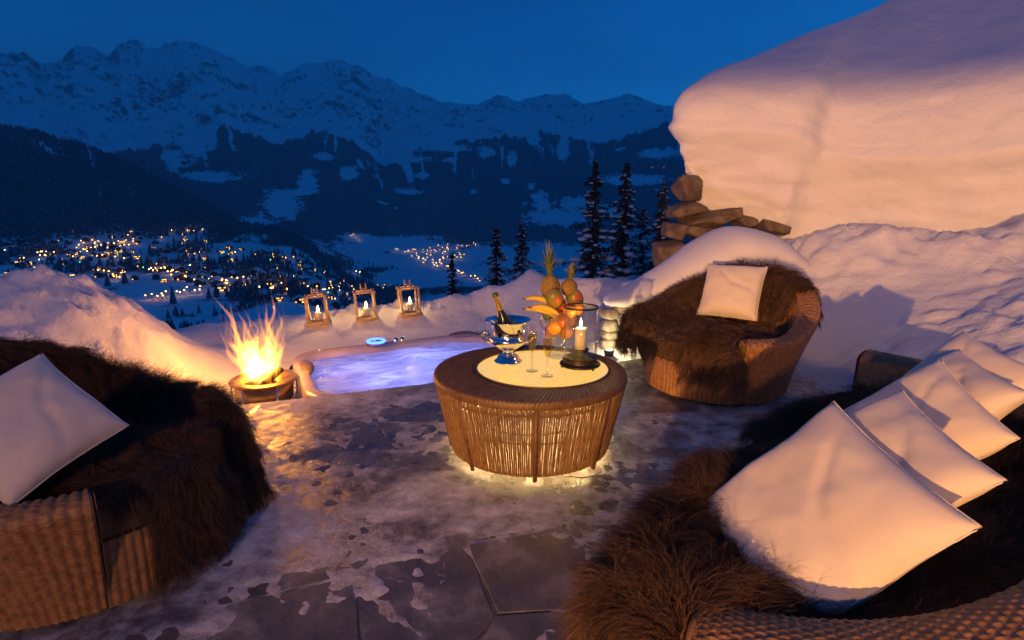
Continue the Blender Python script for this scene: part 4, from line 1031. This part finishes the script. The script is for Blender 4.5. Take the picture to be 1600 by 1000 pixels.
# champagne bucket
bk = empty('champagne_bucket', onto(794, 566)); tag(bk, 'silver champagne bucket with two handles on the table', 'ice bucket')
MB().lathe([(0, .004), (.084, .0), (.086, .012), (.07, .02), (.066, .035), (.045, .055), (.032, .066), (.034, .078), (.06, .092), (.098, .12), (.113, .148), (.102, .158), (.097, .165), (.102, .24), (.135, .262), (.137, .268), (.131, .267), (.097, .245), (.092, .17), (.06, .12), (0, .11)], 56).build('bowl', M['steel'], bk); bkb = bk.children[0]
for s in (-1, 1):
    mb = MB(); mb.tube([(s*.10, 0, .125), (s*.135, 0, .135), (s*.155, 0, .16), (s*.152, 0, .185), (s*.135, 0, .192), (s*.122, 0, .18)], [.009, .009, .008, .008, .009, .011], 10); mb.build('handle', M['steel'], bkb)
ice = m_thin_glass('ice', (.93, .95, 1.), .18)
for k in range(16):
    a = rf.uniform(0, 6.28); r = rf.uniform(.02, .085); mb = MB(); mb.box((0, 0, 0), (.028, .026, .024)); o = mb.build('ice_cube', ice, None, smooth=False)
    o.location = (bk.location[0] + r * math.cos(a), bk.location[1] + r * math.sin(a), bk.location[2] + .235 + rf.uniform(-.01, .012)); o.rotation_euler = (rf.uniform(0, 3), rf.uniform(0, 3), 0)
    tag(o, 'clear ice cube in the silver champagne bucket', 'ice cube', 'ice cubes in the bucket')
bt = empty('champagne_bottle', (bk.location[0] + .015, bk.location[1], bk.location[2] + .125)); bt.rotation_euler = (.05, -.30, 0); tag(bt, 'gold necked champagne bottle standing in the silver bucket', 'bottle')
MB().lathe([(0, 0), (.042, 0), (.044, .01), (.044, .12), (.036, .16), (.020, .20), (.0175, .215)], 28).build('body', simple('green_bottle_glass', (.012, .025, .010), .08, var=0), bt)
MB().lathe([(.0182, .205), (.0175, .25), (.0165, .285), (.019, .29), (.019, .30)], 24).build('foil', simple('gold_foil', (.75, .52, .10), .3, .85, var=.1, bump=.3, bscale=90), bt)
MB().lathe([(.0192, .299), (.0195, .312), (.015, .322), (0, .325)], 24).build('cap', simple('green_cap', (.05, .09, .03), .35, var=0), bt)
# champagne flutes
for k, (u, v) in enumerate([(831, 580), (855, 588)]):
    g = empty('champagne_flute', onto(u, v)); tag(g, ['champagne flute left, next to the silver bucket', 'champagne flute right, in front of the fruit bowl'][k], 'glass', 'champagne flutes on the table')
    MB().lathe([(0, .002), (.036, .0015), (.037, .003), (.012, .007), (.0042, .014), (.0038, .10)], 28).build('foot', M['crystal'], g)
    MB().lathe([(.004, .10), (.012, .118), (.022, .155), (.0265, .20), (.0255, .262)], 28).build('cup', M['glass'], g)
    MB().lathe([(0, .108), (.011, .119), (.0208, .156), (.0250, .20), (.0248, .215), (0, .215)], 28).build('champagne', M['wine'], g)
# crystal bowl
vp = onto(872, 558); vs = empty('crystal_fruit_bowl', vp); tag(vs, 'footed cut crystal bowl filled with fruit on the table', 'bowl')
mb = MB(); prof = [(0, .004), (.062, .0), (.066, .01), (.05, .03), (.028, .05), (.024, .07), (.03, .085), (.06, .1), (.095, .15), (.118, .22), (.132, .29), (.136, .30), (.128, .295), (.112, .22), (.088, .155), (.05, .112), (0, .105)]
n_ = 48
mb.lathe(prof, n_); 
for i, (x, y, z) in enumerate(mb.v):
    ring = i // n_; j = i % n_
    if 1 <= ring <= 10: s = 1 + .045 * (1 if (j + ring) % 4 < 2 else -1); mb.v[i] = (x * s, y * s, z)
mb.build('bowl', M['crystal'], vs, smooth=False)
def fruit_mat(name, cols, scale=8, rough=.4, bump=0.):
    n = NT(name); p = n.pr(cols[0], rough); n.ln(n.ramp(n.noise(scale, 2, .5), [(.3, cols[0]), (.5, cols[1]), (.7, cols[-1])]), p.inputs['Base Color'])
    if bump: n.bump(p, n.noise(160., 2), bump, .003)
    return n.m
FM = {'orange': fruit_mat('orange_peel', [(.75, .26, .02), (.8, .30, .03), (.82, .35, .04)], bump=.4), 'mango': fruit_mat('mango_skin', [(.10, .16, .03), (.22, .20, .03), (.48, .06, .02)], 14), 'red': fruit_mat('red_apple_skin', [(.55, .03, .02), (.6, .06, .03), (.65, .2, .05)]),
      'banana': fruit_mat('banana_skin', [(.62, .42, .04), (.70, .50, .06), (.45, .36, .05)]), 'pine': fruit_mat('pineapple_rind', [(.16, .09, .02), (.30, .19, .04), (.09, .08, .02)], 60, .7), 'leaf': fruit_mat('pineapple_leaf', [(.05, .09, .03), (.10, .13, .05), (.2, .2, .08)], 30, .5), 'stem': simple('fruit_stem', (.1, .06, .03), .8)}
vp = np.array(vp)
def fruit(kind, off, r, label, sq=(1, 1, 1)):
    V, Fc = ico(3); V = V * np.array(sq) * r; e = empty(kind, vp + np.array(off)); tag(e, label, kind)
    top = V[:, 2].max()
    if kind in ('apple', 'orange'): V[:, 2] -= .18 * r * np.exp(-(V[:, 0]**2 + V[:, 1]**2) / (.12 * r * r)) * np.sign(V[:, 2])
    obj('skin', V, Fc, FM[{'apple': 'red', 'orange': 'orange', 'mango': 'mango', 'peach': 'orange', 'lime': 'leaf'}[kind]], e)
    MB().tube([(0, 0, top * .78), (.004, 0, top * 1.08)], .003, 6).build('stem', FM['stem'], e)
    e.rotation_euler = (rf.uniform(-.5, .5), rf.uniform(-.5, .5), 0)
fruit('mango', (-.035, -.06, .385), .062, 'green and red mango on top of the fruit bowl', (.9, .8, 1.1))
fruit('orange', (.105, -.05, .325), .048, 'orange at the right rim of the fruit bowl')
fruit('orange', (.06, -.085, .315), .045, 'orange in front at the rim of the fruit bowl')
fruit('peach', (-.03, -.085, .21), .045, 'peach low inside the crystal bowl')
fruit('apple', (.012, -.078, .245), .043, 'red apple in the middle of the crystal bowl')
fruit('apple', (-.05, -.02, .17), .043, 'red apple at the bottom of the crystal bowl')
fruit('orange', (.045, -.05, .17), .045, 'orange at the bottom of the crystal bowl')
fruit('peach', (.075, .0, .24), .048, 'peach at the right inside the crystal bowl')
fruit('mango', (.1, .03, .37), .06, 'dark mango at the back right of the fruit bowl', (.9, .9, 1.1))
fruit('lime', (-.075, -.03, .285), .04, 'green lime on the left inside the fruit bowl')
fruit('orange', (-.02, .06, .26), .05, 'orange at the back of the crystal bowl'); fruit('apple', (.0, .03, .33), .05, 'apple behind the mango in the fruit bowl')
for k, (dx, dz, ln, rz) in enumerate([(-.02, .335, .19, .10), (-.03, .30, .18, -.06), (-.01, .315, .17, -.22)]):
    pts = []; rad = []
    for i in range(12):
        t = i / 11; a = .35 + t * 1.0; pts.append((-ln * t * math.cos(rz), -.06 - .02 * k + ln * t * .15 * math.sin(rz), .045 * t - .10 * (t - .5) ** 2 + .025 * (k == 0)))
        rad.append(.0195 * math.sin(math.pi * min(.97, .06 + t * .92)) ** .45)
    e = empty('banana', vp + np.array([dx, 0, dz])); tag(e, ['topmost yellow banana pointing left from the fruit bowl', 'middle yellow banana pointing left from the fruit bowl', 'lowest yellow banana pointing left from the fruit bowl'][k], 'banana', 'bananas in the fruit bowl')
    MB().tube(pts, rad, 8).build('peel', FM['banana'], e)
    MB().tube([pts[-1], (pts[-1][0] - .018, pts[-1][1], pts[-1][2] + .008)], [.006, .004], 6).build('stem', FM['stem'], e)
def pineapple(off, r, h, lh, label, tilt):
    e = empty('pineapple', vp + np.array(off)); e.rotation_euler = (tilt[0], tilt[1], 0); tag(e, label, 'pineapple')
    V, Fc = ico(3); V = V.copy(); sp_ = np.array([r, r, h / 2]); a = np.arctan2(V[:, 1], V[:, 0]); b = V[:, 2]
    V = V * sp_ * (1 + .07 * (np.abs(np.sin(a * 4 + b * 7)) * np.abs(np.sin(a * 4 - b * 7))))[:, None]; V[:, 2] += h / 2; obj('rind', V, Fc, FM['pine'], e)
    for k in range(34):
        an = k * 2.4; t = k / 33; L = lh * (.45 + .55 * t); sp2 = .75 * (1 - t) + .12; mb = MB(); w = .010; pts = []
        for i in range(5):
            s = i / 4; rr = .008 + L * sp2 * s ** 1.3 * .6; z = h * .97 + L * s * (1 - .45 * sp2 * s); pts.append(((rr) * math.cos(an), rr * math.sin(an), z, w * (1 - s) + .0008))
        Vv = []; tx2, ty2 = -math.sin(an), math.cos(an)
        for (x, y, z, w_) in pts: Vv += [(x + tx2*w_, y + ty2*w_, z), (x - .3 * w_ * math.cos(an), y - .3 * w_ * math.sin(an), z - .003), (x - tx2*w_, y - ty2*w_, z)]
        mb.add(Vv, [(3*i + j, 3*i + j + 1, 3*i + j + 4, 3*i + j + 3) for i in range(4) for j in range(2)]); mb.build('leaf', FM['leaf'], e)
pineapple((-.05, .03, .36), .06, .16, .24, 'taller pineapple at the top of the fruit bowl', (0, -.05))
pineapple((.055, .02, .385), .05, .11, .12, 'smaller pineapple at the right of the taller one', (0, .12))
# hurricane candle
hp = onto(906, 573); hc = empty('candle_holder', hp); tag(hc, 'dark bronze hurricane candle holder with glass cylinder on the table', 'candle holder')
MB().lathe([(0, .012), (.118, .012), (.122, .018), (.118, .026), (.10, .030), (.10, .046), (.104, .052), (.098, .06), (.05, .064), (.022, .07), (.018, .092), (.022, .098), (.05, .102), (.054, .108), (.048, .112), (0, .11)], 44).build('base', M['bronze'], hc)
for k in range(3):
    a = k * 2.094 - .9; MB().tube([(.10*math.cos(a), .10*math.sin(a), .016), (.112*math.cos(a), .112*math.sin(a), .0)], [.012, .006], 8).build('foot', M['bronze'], hc)
MB().lathe([(.096, .054), (.0975, .056), (.0975, .36), (.0955, .36), (.0955, .056)], 44).build('glass_cylinder', M['glass'], hc)
MB().tube([(.097*math.cos(a), .097*math.sin(a), .362) for a in np.linspace(0, 2*math.pi, 45)], .0055, 8, cap=False).build('rim_ring', M['bronze'], hc)
candle('candle', (hp[0], hp[1], hp[2] + .111), .034, .125, 'tall cream candle burning inside the glass cylinder on the table', 2.6, .062)

# ------------------------------------------------------------------ snowy conifers beyond the bank
def m_needles():
    n = NT('spruce_needles'); p = n.pr((.03, .04, .03), .7)
    n.ln(n.ramp(n.noise(3., 3), [(.3, (.020, .026, .020)), (.7, (.05, .058, .045))]), p.inputs['Base Color']); return n.m
M['needles'] = m_needles()
def spruce(x, y, zb, H, rmax, label, seed):
    g = random.Random(seed); t = empty('spruce_tree', (x, y, zb)); tag(t, label, 'tree', 'snowy spruces beyond the bank')
    MB().tube([(0, 0, -.5), (0.02*H*.1, 0, H*.5), (0, 0, H)], [H*.018, H*.011, .01], 8).build('trunk', M['bark'], t)
    cr = MB(); sn = MB(); lv = max(16, int(H * 3.6))
    for i in range(lv):
        f = i / (lv - 1); z = H * (.12 + .87 * f); R = rmax * (1 - f) ** .82 * g.uniform(.62, 1.2) + .05; nb = g.choice((7, 8, 10)) if f < .7 else 6
        for b in range(nb):
            a = 2 * math.pi * (b + g.random()) / nb; L = R * g.uniform(.45, 1.2); dr = g.uniform(.2, .75); z = H * (.12 + .87 * min(1, f + g.uniform(-.02, .02)))
            ca, sa = math.cos(a), math.sin(a); pts = []
            for s in (0, .25, .5, .75, 1.): pts.append((L*s*ca, L*s*sa, z - dr*L*s**1.2 + .16*L*s**3))
            for k in range(1, 5):
                p0 = Vector(pts[k-1]); p1 = Vector(pts[k]); wd = L * (.30 - .05*k) + .05
                for _ in range(5):
                    s = g.random(); c = p0.lerp(p1, s); sd = g.choice((-1, 1)); aa = a + sd * g.uniform(.4, 1.1); ln = wd * g.uniform(.5, 1.2) + .05
                    tip = c + Vector((ln*math.cos(aa), ln*math.sin(aa), -ln*g.uniform(.1, .6))); w = Vector((-math.sin(aa), math.cos(aa), g.uniform(-.3, .3))) * (.035 + .05 * ln)
                    cr.add([c - w, c + w, tip + w*.25, tip - w*.25], [(0, 1, 2, 3)])
                    q = c.lerp(tip, .5); cr.add([q, q + Vector((w.x*.5, w.y*.5, -.10 - .15*ln)), q + Vector((-w.x*.5, -w.y*.5, -.07 - .15*ln))], [(0, 1, 2)])
            if g.random() < .72:
                for s in (.5, .82):
                    if g.random() < .25: continue
                    c = Vector(pts[1 + int(s * 3.9)]) if s < .9 else Vector(pts[4]); rr = L * g.uniform(.10, .2) + .035
                    V, Fc = ico(1); V = V * (1 + .25 * fbm(V[:,0]*2 + i, V[:,1]*2 + b, V[:,2]*2, 2))[:, None]
                    V = V * np.array([rr * 1.3, rr * .8, rr * .42]); V = np.column_stack([V[:,0]*ca - V[:,1]*sa, V[:,0]*sa + V[:,1]*ca, V[:,2]]); sn.add(V + np.array(c) + np.array([0, 0, rr*.25]), Fc)
    cw = cr.build('crown', M['needles'], t, smooth=False); cw['kind'] = 'stuff'; q_ = sn.build('snow_load', M['snow_smooth'], cw); q_['kind'] = 'stuff'
for i, (u, v, Y, rw, lb) in enumerate([(931, 246, 20, 1.75, 'tallest dark snowy spruce, left of the pair by the snow bank'), (980, 250, 21.5, 2.0, 'snowy spruce right of the tallest one'), (1037, 282, 24, 2.2, 'snowy spruce half hidden behind the stone outcrop'), (775, 352, 27, 1.7, 'left of two small spruces behind the bank near the table'), (815, 346, 29, 2.0, 'right of two small spruces behind the bank near the table'), (706, 392, 31, 1.3, 'thin dark spruce below the valley lights behind the lanterns'), (1006, 322, 30, 2.1, 'snowy spruce in the gap behind the tall pair')]):
    p = PY(u, v, Y); zb = float(terrain_h(math.atan2(p[0], p[1]), math.hypot(p[0], p[1]))) - .2
    spruce(p[0], p[1], zb, p[2] - zb, rw * (p[2] - zb) / 9., lb, 40 + i)

# ------------------------------------------------------------------ forest on the hill (nobody could count it)
g3 = np.random.default_rng(31); fv = []; ff = []; nf = 0
az_l = g3.uniform(azel(-40, 300)[0], azel(640, 380)[0], 60000); r_l = np.sqrt(g3.uniform(420 ** 2, 2500 ** 2, 60000))
az_n = g3.uniform(azel(-40, 300)[0], azel(1060, 380)[0], 9000); r_n = np.sqrt(g3.uniform(90 ** 2, 700 ** 2, 9000))
az_l = np.concatenate([az_l, az_n]); r_l = np.concatenate([r_l, r_n])
z_l = terrain_h(az_l, r_l); d_l = forest_density(az_l, r_l, z_l)
ok = g3.random(len(az_l)) < (d_l ** 1.6 * np.where(r_l > 1550, 1., .65))
az_l, r_l, z_l = az_l[ok], r_l[ok], z_l[ok]; n = len(az_l)
x = r_l * np.sin(az_l); y = r_l * np.cos(az_l); hh = g3.uniform(11, 24, n) * np.where(r_l < 700, .55, 1); ww = hh * g3.uniform(.16, .24, n)
k = 5; an = np.arange(k) / k * 2 * math.pi
base = np.stack([x[:, None] + ww[:, None] * np.cos(an), y[:, None] + ww[:, None] * np.sin(an), (z_l + hh * .1)[:, None] + 0 * an], -1)
tip = np.stack([x, y, z_l + hh], -1)[:, None]
FV = np.concatenate([base, tip], 1).reshape(-1, 3); i0 = np.arange(n)[:, None] * 6
FF = np.stack([np.stack([i0[:, 0] + j, i0[:, 0] + (j + 1) % k, i0[:, 0] + 5], -1) for j in range(k)], 1).reshape(-1, 3)
def m_forest():
    nn = NT('distant_spruces'); p = nn.pr((.03, .035, .035), .9)
    pos = nn.new('ShaderNodeNewGeometry').outputs['Position']
    nn.ln(nn.ramp(nn.noise(.2, 3, .6, pos), [(.33, (.04, .042, .047)), (.52, (.11, .115, .125)), (.72, (.42, .43, .45))]), p.inputs['Base Color']); return nn.m
fo = obj('forest', FV, FF, m_forest(), smooth=False); tag(fo, 'dark spruce forest on the hillside across the village', 'forest', kind='stuff')

# ------------------------------------------------------------------ village
wood_d = simple('dark_timber', (.06, .038, .024), .8, var=.4, scale=.4)
win = [m_emit('window_glow_amber', (1., .44, .08), 3.0, 'NONE'), m_emit('window_glow_pale', (1., .58, .20), 3.2, 'NONE')]
snow_far = simple('roof_snow', (.8, .81, .84), .8, var=.05, scale=.1)
def chalet_mesh(seed):
    g = random.Random(seed); w, d, h = g.uniform(8, 12), g.uniform(8, 11), g.uniform(4.5, 7); rh = w * .26
    V = [(-w/2,-d/2,-4),(w/2,-d/2,-4),(w/2,d/2,-4),(-w/2,d/2,-4),(-w/2,-d/2,h),(w/2,-d/2,h),(w/2,d/2,h),(-w/2,d/2,h),(0,-d/2,h+rh),(0,d/2,h+rh)]
    F_ = [(0,1,5,8,4),(2,3,7,9,6),(1,2,6,5),(3,0,4,7)]; mt = [0]*4; o = 1.2; th = .9
    for s in (-1, 1):
        e = (s*(w/2+o), h - o*.52); n0 = len(V)
        V += [(0,-d/2-o,h+rh),(0,d/2+o,h+rh),(e[0],d/2+o,e[1]),(e[0],-d/2-o,e[1]),(0,-d/2-o,h+rh+th),(0,d/2+o,h+rh+th),(e[0],d/2+o,e[1]+th),(e[0],-d/2-o,e[1]+th)]
        F_ += [tuple(n0+i for i in q) for q in ((4,5,6,7),(0,3,2,1),(3,7,6,2),(0,4,7,3),(1,2,6,5))]; mt += [1, 0, 1, 1, 1]
    lit = g.random()
    for lev in range(2):
        for cx in np.linspace(-w*.34, w*.34, 4):
            if g.random() < (.5 if lit > .5 else .08):
                z = .9 + lev * 2.7; n0 = len(V); y = -d/2 - .06
                V += [(cx-.75,y,z),(cx+.75,y,z),(cx+.75,y,z+1.4),(cx-.75,y,z+1.4)]; F_.append((n0,n0+1,n0+2,n0+3)); mt.append(2 + (lev + seed) % 2)
    me = raw_mesh('chalet', V, F_, False)
    for m in (wood_d, snow_far, *win): me.materials.append(m)
    me.polygons.foreach_set('material_index', mt); return me
cms = [chalet_mesh(s) for s in range(12)]
def band_sample(g):
    # the lit village stretches in a band down to the right
    t = g.random(); u = 10 + 610 * t; vc = np.interp(u, [0, 120, 250, 330, 450, 560, 640], [425, 400, 398, 405, 440, 455, 450]); hw = np.interp(u, [0, 120, 330, 480, 640], [40, 36, 48, 34, 22])
    return u, vc + g.uniform(-1, 1) * hw
gv = random.Random(77); placed = []
while len(placed) < 250:
    u, v = band_sample(gv); h = on_terrain(u, v, 300, 2600)
    if h is None or h[3] > 1750: continue
    if any((h[0]-p[0])**2 + (h[1]-p[1])**2 < 17**2 for p in placed): 
        if gv.random() < .97: continue
    placed.append(h)
def settle(o, label, cat, group): tag(o, label, cat, group); return o
for i, (x, y, z, r) in enumerate(placed):
    o = bpy.data.objects.new('chalet', cms[i % 12]); C.objects.link(o); o.location = (x, y, z); o.rotation_euler = (0, 0, -math.atan2(x, y) + gv.uniform(-.7, .7)); s = gv.uniform(.85, 1.25); o.scale = (s, s, s)
    settle(o, 'snow roofed chalet with glowing windows in the village below on the left' if len(cms[i % 12].polygons) > 16 else 'snow roofed chalet with hardly a lit window in the village below on the left', 'chalet', 'chalets of the village below')
def lamp_mesh(name, mat, R):
    V, Fc = ico(1); mb = MB(); mb.tube([(0, 0, -1), (0, 0, 6)], .12, 5); n1 = len(mb.f); mb.add(V * R + np.array([0, 0, 6.4]), Fc)
    me = raw_mesh(name, mb.v, mb.f, False); me.materials.append(M['iron']); me.materials.append(mat); me.polygons.foreach_set('material_index', [0]*n1 + [1]*(len(mb.f)-n1)); return me
LM = [lamp_mesh('street_lamp', m_emit('sodium_lamp', (1., .36, .04), 30.), .65), lamp_mesh('street_lamp', m_emit('warm_lamp', (1., .48, .09), 30.), .65), lamp_mesh('street_lamp', m_emit('white_lamp', (1., .68, .30), 24.), .6),
      lamp_mesh('street_lamp', m_emit('red_lamp', (1., .08, .05), 14.), .6), lamp_mesh('street_lamp', m_emit('green_lamp', (.1, 1., .35), 12.), .6)]
def lampat(u, v, rmin, kinds, label, group):
    h = on_terrain(u, v, rmin, 6000)
    if h is None: return
    kd = gv.choice(kinds); o = bpy.data.objects.new('street_lamp', LM[kd]); C.objects.link(o); label = label.replace('glowing', ['orange glowing', 'amber glowing', 'pale glowing', 'red glowing', 'green glowing'][kd]); o.location = h[:3]; s = 1.7 if h[3] > 1900 else 1.0; o.scale = (s, s, s)
    settle(o, label, 'street lamp', group)
roads = [((60,400),(150,392),(210,384)), ((140,385),(170,388),(215,378),(220,380)), ((120,395),(170,405),(240,425),(300,440),(345,450),(420,455),(480,458),(600,452)), ((150,425),(190,440)), ((230,472),(290,460),(320,455)), ((300,390),(310,402),(295,412)), ((250,420),(285,432),(270,440)), ((345,445),(400,440),(450,452)), ((0,395),(30,398),(75,402)), ((255,372),(262,368),(320,360)), ((120,385),(135,380),(160,384))]
lbl = 'glowing street lamp in the village below on the left'
for rd in roads:
    rd = np.array(rd, float); L = np.concatenate([[0], np.cumsum(np.linalg.norm(np.diff(rd, axis=0), axis=1))])
    s = 0
    while s < L[-1]:
        u = np.interp(s, L, rd[:, 0]); v = np.interp(s, L, rd[:, 1]); lampat(u + gv.uniform(-4, 4), v + gv.uniform(-4, 4), 300, [0, 0, 1, 1, 1, 2, 2], lbl, 'lamps of the village below'); s += gv.uniform(4, 9)
for _ in range(60):
    u, v = band_sample(gv); lampat(u, v, 300, [0, 0, 1, 2, 3, 4], lbl, 'lamps of the village below')
vl = [((622,390),(650,403),(672,412),(690,418),(722,430),(752,441)), ((655,405),(690,396),(715,390),(745,382)), ((668,412),(700,408),(722,398)), ((645,396),(680,392),(715,387)), ((690,408),(725,402))]
lb2 = 'glowing street lamp of the far village on the valley floor'
for rd in vl:
    rd = np.array(rd, float); L = np.concatenate([[0], np.cumsum(np.linalg.norm(np.diff(rd, axis=0), axis=1))]); s = 0
    while s < L[-1]:
        u = np.interp(s, L, rd[:, 0]); v = np.interp(s, L, rd[:, 1]); lampat(u + gv.gauss(0, 4.), v + gv.gauss(0, 2.2), 1300, [0, 1, 1, 1, 2], lb2, 'lamps of the far valley village'); s += gv.uniform(3., 8)
for (u, v) in [(548,371),(556,374),(562,378),(552,369)]: lampat(u, v, 1500, [1, 2], 'lamp in the small hamlet on the snowy valley field', 'lamps of the small hamlet')
for (u, v) in [(1019,265),(1030,264),(1037,264)]: lampat(u, v, 2500, [2], 'white lamp high on the far right mountainside', 'lamps high on the mountainside')

# ------------------------------------------------------------------ thin blue air
hz = MB().box((0, 0, 1050), (23000, 23000, 2900)).build('haze', None, None, smooth=False)
tag(hz, 'thin evening haze over the valley', kind='stuff')
hn = NT('evening_haze'); pv = hn.new('ShaderNodeVolumePrincipled'); pv.inputs['Color'].default_value = (.90, .93, 1.0, 1); pv.inputs['Density'].default_value = HAZE
hn.ln(pv.outputs[0], hn.out.inputs['Volume']); hz.data.materials.append(hn.m)
